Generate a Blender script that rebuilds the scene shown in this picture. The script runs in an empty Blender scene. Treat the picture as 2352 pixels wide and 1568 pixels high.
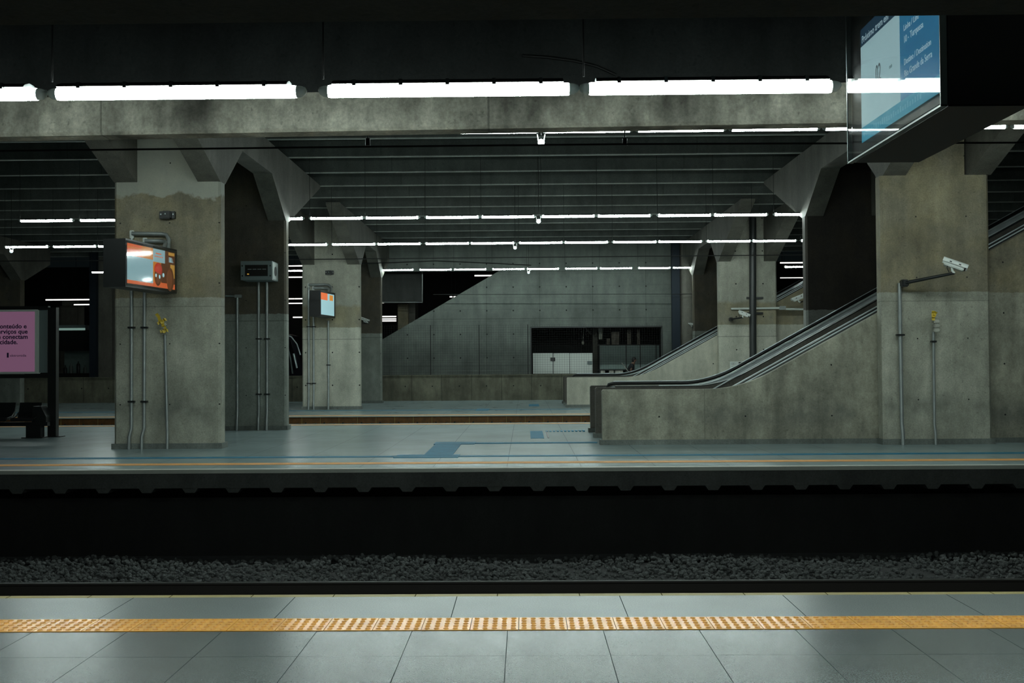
import bpy, bmesh, math, random
from mathutils import Vector, Matrix
random.seed(7)
C = bpy.context.scene.collection
SC = bpy.context.scene
# ---------------------------------------------------------------- camera
F = 2450.0                      # focal length in pixels of a 2352 px wide frame
EYE = 1.68
PSI = math.atan(29 / F); THE = math.atan(49 / F); RHO = 0.0068
fwd = Vector((-math.sin(PSI) * math.cos(THE), math.cos(PSI) * math.cos(THE), math.sin(THE)))
r0 = Vector((math.cos(PSI), math.sin(PSI), 0)); u0 = r0.cross(fwd)
RT = r0 * math.cos(RHO) - u0 * math.sin(RHO)
UP = u0 * math.cos(RHO) + r0 * math.sin(RHO)
cd = bpy.data.cameras.new('camera'); cam = bpy.data.objects.new('camera', cd); C.objects.link(cam)
cd.sensor_width = 36; cd.lens = 36 * F / 2352; cd.clip_start = .05; cd.clip_end = 400
M = Matrix((RT, UP, -fwd)).transposed().to_4x4(); M.translation = (0, 0, EYE)
cam.matrix_world = M
SC.camera = cam
def P(x, y, Y):                 # the point on the vertical plane at distance Y that the photo shows at x, y
    d = RT * (x - 1176) + UP * (784 - y) + fwd * F
    t = Y / d.y
    return Vector((d.x * t, Y, EYE + d.z * t))
# ---------------------------------------------------------------- world, exposure
w = bpy.data.worlds.new('world'); SC.world = w; w.use_nodes = True
w.node_tree.nodes['Background'].inputs[0].default_value = (.55, .85, .9, 1)
w.node_tree.nodes['Background'].inputs[1].default_value = .004
SC.view_settings.view_transform = 'Standard'; SC.view_settings.look = 'None'
SC.view_settings.gamma = 1; SC.view_settings.use_curve_mapping = False
SC.view_settings.exposure = 0.0
LAMP_COL = (.84, 1.0, .95); LAMP_E = 76.0

# ---------------------------------------------------------------- materials
class NT:
    def __init__(s, name):
        s.m = bpy.data.materials.new(name); s.m.use_nodes = True; s.t = s.m.node_tree
        s.b = s.t.nodes['Principled BSDF']
    def n(s, typ, ins=None, **kw):
        nd = s.t.nodes.new(typ)
        for k, v in kw.items(): setattr(nd, k, v)
        for k, v in (ins or {}).items():
            if isinstance(v, bpy.types.NodeSocket): s.t.links.new(v, nd.inputs[k])
            else: nd.inputs[k].default_value = v
        return nd
    def math(s, op, a, b=0.0, c=0.0):
        return s.n('ShaderNodeMath', {0: a, 1: b, 2: c}, operation=op).outputs[0]
    def pos(s):
        if not hasattr(s, '_p'): s._p = s.n('ShaderNodeNewGeometry').outputs['Position']
        return s._p
    def xyz(s):
        if not hasattr(s, '_x'): s._x = s.n('ShaderNodeSeparateXYZ', {0: s.pos()}).outputs
        return s._x
    def noise(s, sc, det=4, vec=(1, 1, 1), rough=.55):
        v = s.n('ShaderNodeVectorMath', {0: s.pos(), 1: vec}, operation='MULTIPLY').outputs[0]
        return s.n('ShaderNodeTexNoise', {'Vector': v, 'Scale': sc, 'Detail': det, 'Roughness': rough}).outputs[0]
    def mix(s, f, a, b, mode='MIX'):
        nd = s.n('ShaderNodeMix', data_type='RGBA', blend_type=mode)
        for i, v in ((0, f), (6, a), (7, b)):
            if isinstance(v, bpy.types.NodeSocket): s.t.links.new(v, nd.inputs[i])
            else: nd.inputs[i].default_value = v if i == 0 else (*v[:3], 1)
        return nd.outputs[2]
    def ramp(s, v, a, b, lo=0.0, hi=1.0):
        return s.n('ShaderNodeMapRange', {0: v, 1: a, 2: b, 3: lo, 4: hi}).outputs[0]
    def line(s, v, x0, p, wd):      # 1 on a joint of half width wd, every p from x0
        q = s.math('MULTIPLY', s.math('ADD', v, -x0), 1 / p)
        f = s.math('ABSOLUTE', s.math('SUBTRACT', s.math('FRACT', s.math('ADD', q, .5)), .5))
        return s.math('LESS_THAN', f, wd / p)
    def grey(s, v):
        return s.n('ShaderNodeCombineColor', {0: v, 1: v, 2: v}).outputs[0]
    def put(s, k, v):
        if isinstance(v, bpy.types.NodeSocket): s.t.links.new(v, s.b.inputs[k])
        else: s.b.inputs[k].default_value = v if not (isinstance(v, tuple) and len(v) == 3) else (*v, 1)
    def bump(s, h, st=.3, d=.01):
        s.put('Normal', s.n('ShaderNodeBump', {'Height': h, 'Strength': st, 'Distance': d}).outputs[0])

def plain(name, col, rough=.6, metal=0.0, emit=0.0, ecol=None, var=.0):
    t = NT(name)
    if var:
        t.put('Base Color', t.mix(1.0, col, t.grey(t.ramp(t.noise(6), .3, .7, 1 - var, 1 + var)), 'MULTIPLY'))
    else: t.put('Base Color', col)
    t.put('Roughness', rough); t.put('Metallic', metal)
    if emit: t.put('Emission Color', ecol or col); t.put('Emission Strength', emit)
    return t.m

def concrete(name, low, high=None, split=3.04, holes=None, seams=None, rough=.75, dirt=.35, smudge=None, plaster=None, top=None):
    t = NT(name); x, y, z = t.xyz()
    big = t.ramp(t.noise(.9, 5), .3, .7, 1 - dirt * .6, 1 + dirt * .35)
    streak = t.ramp(t.noise(2.2, 4, (1, 1, .16)), .3, .75, 1 + dirt * .25, 1 - dirt * .8)
    fine = t.ramp(t.noise(38, 3, rough=.75), .3, .7, .80, 1.18)
    mid = t.ramp(t.noise(5.5, 6, (1, 1, .7), .7), .34, .68, 1 + dirt * .16, 1 - dirt * .42)
    pit = t.ramp(t.noise(17, 2), .66, .72, 1.0, .72)
    tone = t.math('MULTIPLY', t.math('MULTIPLY', t.math('MULTIPLY', big, streak), fine), t.math('MULTIPLY', mid, pit))
    col = low
    if high:
        edge = t.math('ADD', z, t.math('MULTIPLY', t.math('SUBTRACT', t.noise(9, 3), .5), .06))
        hi2 = t.mix(t.ramp(t.noise(1.6, 4), .4, .65), high, tuple(c * s for c, s in zip(high, (1.25, 1.2, 1.05))))
        if top: hi2 = t.mix(t.ramp(t.math('ADD', edge, t.math('MULTIPLY', t.noise(2, 4), .3)), top[0], top[0] + .12), hi2, top[1])
        col = t.mix(t.math('GREATER_THAN', edge, split), low, hi2)
    col = t.mix(1.0, col, t.grey(tone), 'MULTIPLY')
    if plaster:
        lv = t.math('ADD', z, t.math('MULTIPLY', t.math('SUBTRACT', t.noise(2.5, 4), .5), .55))
        col = t.mix(t.math('MULTIPLY', t.ramp(lv, plaster, plaster + .05), .55), col, (.46, .49, .44))
    if smudge:
        bell = t.math('SUBTRACT', 1.0, t.ramp(t.math('ABSOLUTE', t.math('SUBTRACT', z, smudge)), .06, .34))
        blot = t.math('MULTIPLY', bell, t.ramp(t.noise(2.1, 5, (1, 1, .8)), .42, .62))
        col = t.mix(t.math('MULTIPLY', blot, .5), col, (.10, .105, .095))
    if seams:
        for ax, x0, p, wd in seams:
            col = t.mix(t.math('MULTIPLY', t.line((x, y, z)[ax], x0, p, wd), .45), col, (.02, .022, .02))
    if holes:
        hx, px, hz, pz, r = holes
        fx = t.math('MULTIPLY', t.math('SUBTRACT', t.math('FRACT', t.math('MULTIPLY', t.math('ADD', x, -hx), 1 / px)), .5), px)
        fz = t.math('MULTIPLY', t.math('SUBTRACT', t.math('FRACT', t.math('MULTIPLY', t.math('ADD', z, -hz), 1 / pz)), .5), pz)
        d = t.math('SQRT', t.math('ADD', t.math('MULTIPLY', fx, fx), t.math('MULTIPLY', fz, fz)))
        col = t.mix(t.math('LESS_THAN', d, r), col, (.012, .013, .012))
    t.put('Base Color', col); t.put('Roughness', rough); t.put('Specular IOR Level', .3)
    t.bump(t.noise(30, 4), .25, .01)
    return t.m

def floor_mat(name, base, xj=None, yj=None, rough=.2, spk=1.0, bump=.0, sl=.55):
    t = NT(name); x, y, z = t.xyz()
    sp = t.ramp(t.noise(130, 2, rough=.7), .32, .68, 1 - .38 * spk, 1 + .42 * spk)
    big = t.ramp(t.noise(.8, 5), .3, .7, .86, 1.1)
    col = t.mix(1.0, base, t.grey(t.math('MULTIPLY', sp, big)), 'MULTIPLY')
    rr = t.ramp(t.noise(3, 5), .3, .7, rough * .95, rough * 1.06)
    for ax, j in ((x, xj), (y, yj)):
        if j:
            L = t.line(ax, *j); col = t.mix(t.math('MULTIPLY', L, .75), col, (.015, .02, .02))
    spec = t.math('MULTIPLY', t.ramp(t.noise(75, 3, rough=.7), .3, .7, 1 - .30 * spk, 1 + .22 * spk), sl)
    for ax, j in ((x, xj), (y, yj)):
        if j: spec = t.math('MULTIPLY', spec, t.math('SUBTRACT', 1.0, t.line(ax, *j)))
    t.put('Base Color', col); t.put('Roughness', rr); t.put('Specular IOR Level', spec)
    if bump: t.bump(t.noise(90, 3), bump, .004)
    return t.m

LOW = (.42, .42, .345); BRN = (.265, .24, .172)
MAT = dict(
    pier=concrete('pier_concrete', LOW, BRN, holes=(.35, 1.0, .28, 1.22, .014), seams=[(2, 2.86, 9, .006)], smudge=.75, dirt=.45),
    pier_plaster=concrete('plastered_pier_concrete', LOW, BRN, holes=(.35, 1.0, .28, 1.22, .014), seams=[(2, 2.86, 9, .006)], plaster=5.05, smudge=.75, dirt=.45),
    pier_far=concrete('brightened_pier_concrete', (.54, .54, .45), (.30, .28, .21), top=(3.95, (.42, .42, .35)), holes=(.35, 1.0, .28, 1.22, .026), seams=[(2, 2.60, 9, .014)]),  # raised tones: stronger lamp light on the far piers put into the colour
    pier_rear=concrete('shaded_pier_concrete', (.28, .30, .265), (.10, .09, .072), split=2.98, holes=(.35, 1.0, .28, 1.22, .014), seams=[(2, 2.80, 9, .012)]),  # shade on the rear piers is put into these darker colours
    pier_deep_shade=concrete('deep_shade_pier_concrete', (.20, .21, .19), (.042, .037, .032), split=2.98),  # deepest shade, behind the front escalator, painted as near-black concrete
    rib=concrete('girder_concrete', (.165, .16, .135)),
    soffit=concrete('lit_joist_soffit', (.45, .48, .44)),  # pale colour stands in for light caught by the joist bottoms
    parapet=concrete('parapet_concrete', (.39, .38, .30), BRN, holes=(.1, 1.75, .05, 1.03, .017), seams=[(0, 3.65, 7.5, .005)], dirt=.6, smudge=.62),
    parapet_far=concrete('brightened_parapet_concrete', (.52, .51, .42), BRN, holes=(.4, 1.9, .05, 1.03, .022), dirt=.35),  # paler copy of the parapet: brighter far-platform light put into the colour
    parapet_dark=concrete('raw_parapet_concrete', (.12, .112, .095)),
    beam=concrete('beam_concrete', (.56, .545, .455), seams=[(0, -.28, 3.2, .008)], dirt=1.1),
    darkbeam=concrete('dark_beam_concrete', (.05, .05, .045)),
    joist=concrete('joist_concrete', (.105, .118, .108), seams=[(0, .4, 4.1, .01)]),
    slab=concrete('slab_concrete', (.07, .075, .07)),
    fascia=concrete('shaded_fascia_concrete', (.030, .034, .033), seams=[(2, 5.02, 9, .02)], dirt=.6),  # near-black colour stands in for shade above the lamp trays
    wall=concrete('far_wall_concrete', (.125, .142, .128), holes=(.1, 1.22, .3, 1.08, .035), seams=[(0, .7, 2.44, .012), (2, 1.55, 2.16, .014), (2, .9, .54, .004)]),
    lowwall=concrete('low_wall_concrete', (.17, .165, .12), holes=(.1, 1.22, .0, 1.3, .03), seams=[(0, .3, 1.35, .02)], dirt=.6),
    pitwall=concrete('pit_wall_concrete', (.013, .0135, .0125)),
    edge=concrete('edge_concrete', (.07, .075, .07)),
    tiles=floor_mat('polished_granite_tiles', (.068, .084, .083), (-.12, .6, .0022), (6.745 - .59, .59, .0028), .24, .9, sl=.42),
    border=floor_mat('rough_granite_border', (.10, .123, .121), (-.5, 1.17, .003), None, .30, 1.4, 0, sl=.6),
    tiles2=floor_mat('platform_tiles', (.26, .335, .34), (-.3, 1.2, .005), (17.3, 1.2, .005), .25, 0.0),
    nose=floor_mat('pale_edge_stone', (.42, .44, .39), None, None, .5, .2),
    olive=floor_mat('worn_yellow_edge_paint', (.30, .235, .06), (-.21, .594, .004), None, .5, .5),
    yellow=plain('yellow_tactile_rubber', (.80, .37, .055), .24, var=.16),
    dome=plain('worn_yellow_dome', (.62, .26, .03), .6, var=.15),
    orange=plain('orange_tactile_tile', (.75, .36, .11), .65, var=.12),
    blue=plain('blue_tactile_tile', (.018, .165, .27), .7, var=.2),
    black=plain('black_paint', (.008, .009, .009), .45),
    satin=plain('black_satin_metal', (.010, .012, .012), .4),
    rubber=plain('black_rubber', (.006, .006, .006), .3),
    steel=plain('brushed_steel', (.72, .80, .82), .28, .55, var=.1),
    galv=plain('galvanised_conduit', (.34, .37, .36), .38, .55, var=.1),
    white=plain('white_enamel', (.62, .66, .62), .4),
    grey=plain('grey_enamel', (.16, .20, .20), .45),
    rail=plain('worn_rail_steel', (.10, .10, .095), .4, .7),
    railside=plain('rusty_rail_side', (.02, .016, .013), .8),
    rust=plain('rust_brown_edge', (.135, .06, .014), .7, var=.4),
    ballast=plain('ballast_stone', (.085, .09, .088), .9, var=.5),
    ballastbed=plain('ballast_bed', (.05, .05, .05), .95, var=.3),
    cable=plain('black_cable', (.004, .004, .004), .6),
    tray=plain('dark_lamp_tray', (.05, .055, .055), .5),
    tape=plain('yellow_tape', (.62, .44, .04), .5),
    skin=plain('skin', (.20, .11, .075), .5),
    shirt=plain('dark_shirt', (.015, .017, .02), .8),
    trousers=plain('dark_trousers', (.012, .014, .02), .8),
    hair=plain('black_hair', (.006, .005, .005), .5),
    bluepost=plain('dark_blue_paint', (.004, .012, .022), .7),
    pipe_dark=plain('dark_grey_pipe', (.03, .034, .034), .4),
    tube=plain('lit_tube', (.8, .9, .9), .4, emit=LAMP_E, ecol=LAMP_COL),
    warmtube=plain('far_lit_tube', (.8, .8, .8), .4, emit=2.2, ecol=(1, .96, .88)),
    bulb=plain('lit_bulb', (.8, .9, .9), .3, emit=14, ecol=(.85, 1, 1)),
    dimbulb=plain('frosted_bulb', (.8, .85, .85), .3, emit=.9, ecol=(.8, 1, 1)),
)
def glass(name, col=(.9, .95, .95), rough=.03):
    t = NT(name); t.put('Base Color', col); t.put('Roughness', rough); t.put('Transmission Weight', 1.0); t.put('IOR', 1.45)
    return t.m
MAT['cap'] = plain('clear_lamp_cap', (.86, .93, .90), .3)
MAT['glass'] = glass('clear_cover_glass', (.96, .98, .98))

# ---------------------------------------------------------------- mesh helpers
def wloc(o):
    v = Vector((0, 0, 0))
    while o is not None: v += o.location; o = o.parent
    return v
def tag(o, label=None, cat=None, group=None, kind=None):
    for k, v in (('label', label), ('category', cat), ('group', group), ('kind', kind)):
        if v: o[k] = v
    return o
def empty(name, loc, label=None, cat=None, group=None):
    o = bpy.data.objects.new(name, None); C.objects.link(o); o.location = loc; o.empty_display_size = .1
    return tag(o, label, cat, group)
class MB:
    def __init__(s): s.v = []; s.f = []; s.sm = []
    def add(s, vs, fs, smooth=False):
        k = len(s.v); s.v += [tuple(v) for v in vs]
        for f in fs: s.f.append([k + i for i in f]); s.sm.append(smooth)
        return s
    def box(s, x0, x1, y0, y1, z0, z1):
        vs = [(x, y, z) for z in (z0, z1) for y in (y0, y1) for x in (x0, x1)]
        return s.add(vs, [(0, 2, 3, 1), (4, 5, 7, 6), (0, 1, 5, 4), (2, 6, 7, 3), (0, 4, 6, 2), (1, 3, 7, 5)])
    def bbox(s, x0, x1, y0, y1, z0, z1, c=.02):      # a box with chamfered edges
        bm = bmesh.new()
        vs = [bm.verts.new((x, y, z)) for z in (z0, z1) for y in (y0, y1) for x in (x0, x1)]
        for f in ((0, 2, 3, 1), (4, 5, 7, 6), (0, 1, 5, 4), (2, 6, 7, 3), (0, 4, 6, 2), (1, 3, 7, 5)): bm.faces.new([vs[i] for i in f])
        bmesh.ops.bevel(bm, geom=bm.edges[:], offset=c, segments=2, affect='EDGES')
        bm.verts.index_update()
        s.add([v.co[:] for v in bm.verts], [[v.index for v in f.verts] for f in bm.faces]); bm.free()
        return s
    def prism(s, poly, ax, a0, a1):                   # poly in the two other axes, extruded along ax
        n = len(poly)
        def mk(p, a): q = list(p); q.insert(ax, a); return q
        vs = [mk(p, a0) for p in poly] + [mk(p, a1) for p in poly]
        return s.add(vs, [list(range(n)), list(range(n, 2 * n))[::-1]] + [(i, (i + 1) % n, n + (i + 1) % n, n + i)[::-1] for i in range(n)])
    def tube(s, pts, r, n=10, caps=True):
        pts = [Vector(p) for p in pts]; rs = r if isinstance(r, (list, tuple)) else [r] * len(pts)
        rings = []; ref = None
        for i, p in enumerate(pts):
            d = (pts[min(i + 1, len(pts) - 1)] - pts[max(i - 1, 0)]).normalized()
            if ref is None: ref = Vector((0, 0, 1)) if abs(d.z) < .9 else Vector((1, 0, 0))
            a = (ref - d * ref.dot(d)).normalized(); b = d.cross(a); ref = a
            rings.append([p + (a * math.cos(2 * math.pi * k / n) + b * math.sin(2 * math.pi * k / n)) * rs[i] for k in range(n)])
        vs = [v for r_ in rings for v in r_]; m = len(pts)
        fs = [(i * n + k, i * n + (k + 1) % n, (i + 1) * n + (k + 1) % n, (i + 1) * n + k) for i in range(m - 1) for k in range(n)]
        s.add(vs, fs, True)
        if caps: s.add(rings[0], [list(range(n))[::-1]]); s.add(rings[-1], [list(range(n))])
        return s
    def ball(s, c, r, sub=2, sc=(1, 1, 1)):
        bm = bmesh.new(); bmesh.ops.create_icosphere(bm, subdivisions=sub, radius=r)
        bm.verts.index_update()
        s.add([(c[0] + v.co.x * sc[0], c[1] + v.co.y * sc[1], c[2] + v.co.z * sc[2]) for v in bm.verts], [[v.index for v in f.verts] for f in bm.faces], sub > 1); bm.free()
        return s
    def build(s, name, mat, parent=None, origin=None, label=None):
        me = bpy.data.meshes.new(name)
        off = wloc(parent) if parent is not None else Vector((0, 0, 0))
        if parent is None and origin is None and s.v:
            xs, ys, zs = zip(*s.v); origin = Vector(((min(xs) + max(xs)) / 2, (min(ys) + max(ys)) / 2, min(zs)))
        o0 = Vector(origin) if origin is not None else Vector((0, 0, 0))
        if parent is not None: o0 = off
        me.from_pydata([(v[0] - o0.x, v[1] - o0.y, v[2] - o0.z) for v in s.v], [], s.f)
        for p, q in zip(me.polygons, s.sm): p.use_smooth = q
        bm = bmesh.new(); bm.from_mesh(me); bmesh.ops.recalc_face_normals(bm, faces=bm.faces[:]); bm.to_mesh(me); bm.free()
        me.materials.append(mat)
        o = bpy.data.objects.new(name, me); C.objects.link(o)
        if parent is not None: o.parent = parent
        else: o.location = o0
        if label: o['label'] = label
        return o
def struct(name, mb, mat): return tag(mb.build(name, mat), kind='structure')
def copy_tree(o, parent=None):
    c = o.copy(); C.objects.link(c); c.parent = parent
    for ch in list(o.children): copy_tree(ch, c)
    return c
def text(s, size, mat, parent, origin, xdir, ydir, name='lettering', align='LEFT', xs=1.0, depth=.002, bold=0.0):
    cu = bpy.data.curves.new(name, 'FONT'); cu.body = s; cu.size = size; cu.align_x = align; cu.extrude = depth / 2
    cu.resolution_u = 3; cu.offset = bold
    tmp = bpy.data.objects.new('tmp', cu); C.objects.link(tmp)
    dg = bpy.context.evaluated_depsgraph_get()
    me = bpy.data.meshes.new_from_object(tmp.evaluated_get(dg)); bpy.data.objects.remove(tmp)
    xd = Vector(xdir).normalized(); yd = Vector(ydir).normalized(); zd = xd.cross(yd)
    o0 = wloc(parent); og = Vector(origin)
    for v in me.vertices: v.co = og - o0 + xd * v.co.x * xs + yd * v.co.y + zd * v.co.z
    me.materials.clear(); me.materials.append(mat); me.name = name
    o = bpy.data.objects.new(name, me); C.objects.link(o); o.parent = parent
    return o

# ================================================================ SETTING
XA, XB = -30.0, 26.0
# near platform (platform 1)
struct('floor', MB().box(-14, 14, -3, 6.735, -.3, 0), MAT['tiles'])
struct('trim_1', MB().box(-14, 14, 7.065, 7.72, -.3, 0), MAT['border'])
struct('trim_2', MB().box(-14, 14, 7.72, 7.80, -.3, 0), MAT['olive'])
struct('trim_3', MB().box(-14, 14, 6.735, 7.065, -.3, -.004).box(-14, 14, -3, 7.6, -1.8, -.3), MAT['edge'])
# track pit
struct('floor', MB().box(XA, XB, 7.6, 18.2, -1.8, -1.52), MAT['ballastbed'])
# middle platform
struct('floor', MB().box(XA, XB, 17.28, 29.85, -.24, 0), MAT['tiles2'])
struct('trim_4', MB().box(XA, XB, 17.08, 17.28, -.06, 0), MAT['nose'])
mb = MB().box(XA, XB, 17.12, 17.9, -.30, -.06)
k = -20
for i in range(64):
    x = -22.2 + i * .7
    mb.prism([(x - .13, -.30), (x + .13, -.30), (x + .075, -.375), (x - .075, -.375)], 1, 17.14, 17.9)
struct('trim_5', mb, MAT['edge'])
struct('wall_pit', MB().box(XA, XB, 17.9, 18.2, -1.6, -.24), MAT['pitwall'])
struct('trim_6', MB().box(XA, XB, 29.85, 30.0, -.3, 0), MAT['nose'])
# second track pit
struct('floor', MB().box(XA, XB, 29.6, 35.2, -1.8, -1.5), MAT['ballastbed'])
# far platform
struct('floor', MB().box(XA, XB, 34.6, 48.6, -.34, 0), MAT['tiles2'])
struct('trim_7', MB().box(XA, XB, 34.3, 34.6, -.03, 0), MAT['nose'])
t_ = empty('platform_edge', (0, 34.35, -.4)); t_['kind'] = 'structure'; t_.name = 'trim_8'
MB().box(XA, XB, 34.34, 34.6, -.42, -.03).build('edge_face', MAT['rust'], t_)
mb = MB(); mc = MB()
for i in range(80):
    x = -24 + i * .6
    mb.box(x - .006, x + .006, 34.325, 34.34, -.30, -.03); mc.ball((x + .13, 34.335, -.22), .035, 1)
    mc.ball((x + .46, 34.335, -.24), .03, 1)
mb.build('edge_joints', MAT['olive'], t_); mc.build('edge_holes', MAT['black'], t_)
# ceiling slab and joists
ceil = struct('ceiling', MB().box(XA, XB, -4, 62, 8.05, 8.3), MAT['slab'])
for k in range(-6, 13):
    y = 25.4 + 2.25 * k
    if y < 12: continue
    MB().prism([(y - .05, 7.08), (y + .05, 7.08), (y + .13, 8.05), (y - .14, 8.05)], 0, XA, XB).build('joist', MAT['joist'], ceil)
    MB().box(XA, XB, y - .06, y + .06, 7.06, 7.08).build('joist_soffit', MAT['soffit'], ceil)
# far walls
Yw = 49.0
struct('wall_low', MB().box(XA, XB, 48.0, 48.3, 0, 1.12).box(XA, XB, 47.96, 48.34, 1.12, 1.16), MAT['lowwall'])
wl = MB()
def wrect(x0, x1, z0, z1): wl.box(x0, x1, Yw, Yw + .3, z0, z1)
KX0, KX1, KZ0, KZ1 = P(1215, 0, Yw).x, P(1512, 0, Yw).x, 1.10, P(1360, 750, Yw).z
dg0 = P(1147, 621.6, Yw); sl = .577
xb = dg0.x - (dg0.z - 1.1) / sl
wl.prism([(xb, 1.1), (dg0.x, 1.1), (dg0.x, dg0.z)], 1, Yw, Yw + .3)
wrect(dg0.x, KX0, 1.1, dg0.z); wrect(KX0, KX1, KZ1, dg0.z); wrect(KX1, 11, 1.1, dg0.z)
wrect(-9.0, 11, dg0.z, 8.05)
struct('wall_back', wl, MAT['wall'])
# dark hall beyond
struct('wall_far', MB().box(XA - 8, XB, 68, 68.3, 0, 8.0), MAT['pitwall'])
struct('floor', MB().box(XA, XB, 48.6, 68, -.2, 0), MAT['slab'])

# ================================================================ LAMPS
def ordinal(n):
    L = ['first', 'second', 'third', 'fourth', 'fifth', 'sixth', 'seventh', 'eighth', 'ninth', 'tenth', 'eleventh', 'twelfth', 'thirteenth', 'fourteenth', 'fifteenth']
    return L[n - 1]
LL = 1.462
def lamp_proto(rod, lip=.014, hw_=.10):
    r = empty('fluorescent_lamp', (0, 0, 0))
    hw = LL / 2
    MB().tube([(-hw + .050, 0, 0), (-hw + .062, 0, 0), (hw - .062, 0, 0), (hw - .050, 0, 0)], [.034, .036, .036, .034], 14).build('lit_tube', MAT['tube'], r)
    for s in (-1, 1):
        MB().tube([(s * (hw - .052), 0, 0), (s * (hw - .03), 0, .001), (s * (hw - .012), 0, .007), (s * (hw + .004), 0, .014)], [.034, .033, .026, .012], 14).build('end_cap', MAT['cap'], r)
    t = MB().prism([(-hw_, lip), (hw_, lip), (.085, .034), (.03, .055), (-.03, .055), (-.085, .034)], 0, -hw + .085, hw - .085)
    for i in range(-2, 3):
        x = i * .26
        t.box(x - .01, x + .01, -hw_ - .004, hw_ + .004, lip - .01, .04)
    t.build('lamp_tray', MAT['tray'], r)
    MB().tube([(-hw + .02, 0, .07), (-hw + .02, 0, rod)], .006, 6).build('suspension_rod', MAT['cable'], r)
    return r
ROWS = [  # distance, height, left ends (photo x of one left end), pitch pair, range of x, phrase, rod length
    (6.0, 3.223, -2.694, (1.543, 1.475), (-8.6, 6.6), 'over the near platform', 4.8),
    (17.1, 5.405, P(1459, 303, 17.1).x, (1.50, 1.50), (-9.8, 9.8), 'under the front beam', 1.75),
    (27.9, 5.51, P(975, 495, 27.9).x, (1.58, 1.46), (-14.6, 8.6), 'at the far edge of the middle platform', 1.57),
    (34.1, 5.52, P(975, 556, 34.1).x, (1.55, 1.45), (-17.6, 10), 'at the near edge of the far platform', 1.56),
    (46.2, 5.75, P(962, 617, 46.2).x, (1.66, 1.50), (-20.2, 13), 'along the back wall', 1.33)]
GAPS = {1: [], 2: [(269, 648)], 3: [(250, 655), (1860, 2010)], 4: [(235, 655), (691, 874), (1602, 1790), (1860, 2010)], 0: []}
def pxof(p):
    d = Vector(p) - Vector((0, 0, EYE)); return 1176 + F * d.dot(RT) / d.dot(fwd)
for ri, (Y, Z, X0, (pa, pb), (xa, xb_), phrase, rod) in enumerate(ROWS):
    proto = lamp_proto(8.05 - Z, *((.016, .105) if ri == 0 else ())); first = True
    per = pa + pb; n0 = int((xa - X0) / per) - 1
    xs = []
    for n in range(n0, n0 + 30):
        for q in (0, 1):
            x = X0 + n * per + (pb if q else 0)
            if ri == 1: x = X0 + n * per + q * 1.5
            if ri == 0: x = X0 + n * per + (pa if q else 0)
            if xa <= x <= xb_: xs.append(x)
    xs.sort()
    seen = {}
    for x in xs:
        a, b = pxof((x, Y, Z)), pxof((x + LL, Y, Z))
        if any(a >= g0 - 4 and b <= g1 + 4 for g0, g1 in GAPS[ri]): continue
        bay = 'left of the left pier' if (a < 262 and ri) else ('' if a < 1860 or ri < 1 else 'right of the right pier')
        if ri == 1: bay = ''
        if b < 0: lab = 'lit white tube lamp %s, just outside the left of the picture' % phrase
        elif a > 2352: lab = 'lit white tube lamp %s, just outside the right of the picture' % phrase
        else:
            seen[bay] = seen.get(bay, 0) + 1
            lab = 'lit white tube lamp %s, %s from the left%s' % (phrase, ordinal(seen[bay]), '')
            if bay: lab = 'tube lamp %s, %s %s' % (phrase, ordinal(seen[bay]), bay)
        o = proto if first else copy_tree(proto)
        first = False
        o.location = (x + LL / 2, Y, Z)
        tag(o, lab, 'lamp', 'hanging tube lamps ' + phrase)

# ================================================================ PIERS AND GIRDERS
PW = 2.16; TH = .35; PH = 5.38
def pier(x0, y0, label, mat='pier', stem=True):
    r = empty('concrete_pier', (x0 + PW / 2, y0 + TH / 2, 0), label, 'pier', 'concrete piers')
    c = .05
    poly = [(x0 + c, y0), (x0 + PW - c, y0), (x0 + PW, y0 + c), (x0 + PW, y0 + TH - c), (x0 + PW - c, y0 + TH), (x0 + c, y0 + TH), (x0, y0 + TH - c), (x0, y0 + c)]
    m = MB().prism([(p[0], p[1]) for p in poly], 2, 0, PH)
    if stem: m.box(x0 + .46, x0 + PW - .46, y0 + .04, y0 + TH - .04, PH, 7.08)
    m.build('shaft', MAT[mat], r)
    MB().box(x0 - .035, x0 + PW + .035, y0 - .04, y0 + TH + .04, 0, .11).build('base', MAT['edge2'], r, label='darker cement base')
    return r
MAT['edge2'] = concrete('skirting_cement', (.20, .22, .20), dirt=.5)
def girder(x0, ya, yb, label):
    e0, e1, zt = ya - 4.3, min(yb + TH + 4.3, 48.3), 7.055
    ze1 = PH + (e1 - yb - TH) / 4.3 * 1.6
    r = empty('concrete_girder', (x0 + PW / 2, (ya + yb) / 2, PH), label, 'girder', 'forked concrete girders')
    for a, b in ((x0, x0 + .46), (x0 + PW - .46, x0 + PW)):
        # split into convex pieces so the shading stays clean
        m = MB()
        m.prism([(e0, zt), (e0, 6.98), (ya, PH), (ya, zt)], 0, a, b)
        m.prism([(ya, zt), (ya, PH), (ya + TH, PH), (ya + TH, zt)], 0, a, b)
        m.prism([(ya + TH, zt), (ya + TH, PH), (ya + TH + 1.35, 6.33), (ya + TH + 1.35, zt)], 0, a, b)
        m.prism([(ya + TH + 1.35, zt), (ya + TH + 1.35, 6.33), (yb - 1.5, 6.33), (yb - 1.5, zt)], 0, a, b)
        m.prism([(yb - 1.5, zt), (yb - 1.5, 6.33), (yb, PH), (yb, zt)], 0, a, b)
        m.prism([(yb, zt), (yb, PH), (yb + TH, PH), (yb + TH, zt)], 0, a, b)
        m.prism([(yb + TH, zt), (yb + TH, PH), (e1, ze1), (e1, zt)], 0, a, b)
        m.build('rib', MAT['rib'], r)
    return r
XL = -6.12 - PW; XR = 7.2; XLL = XL - 15.48
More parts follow.
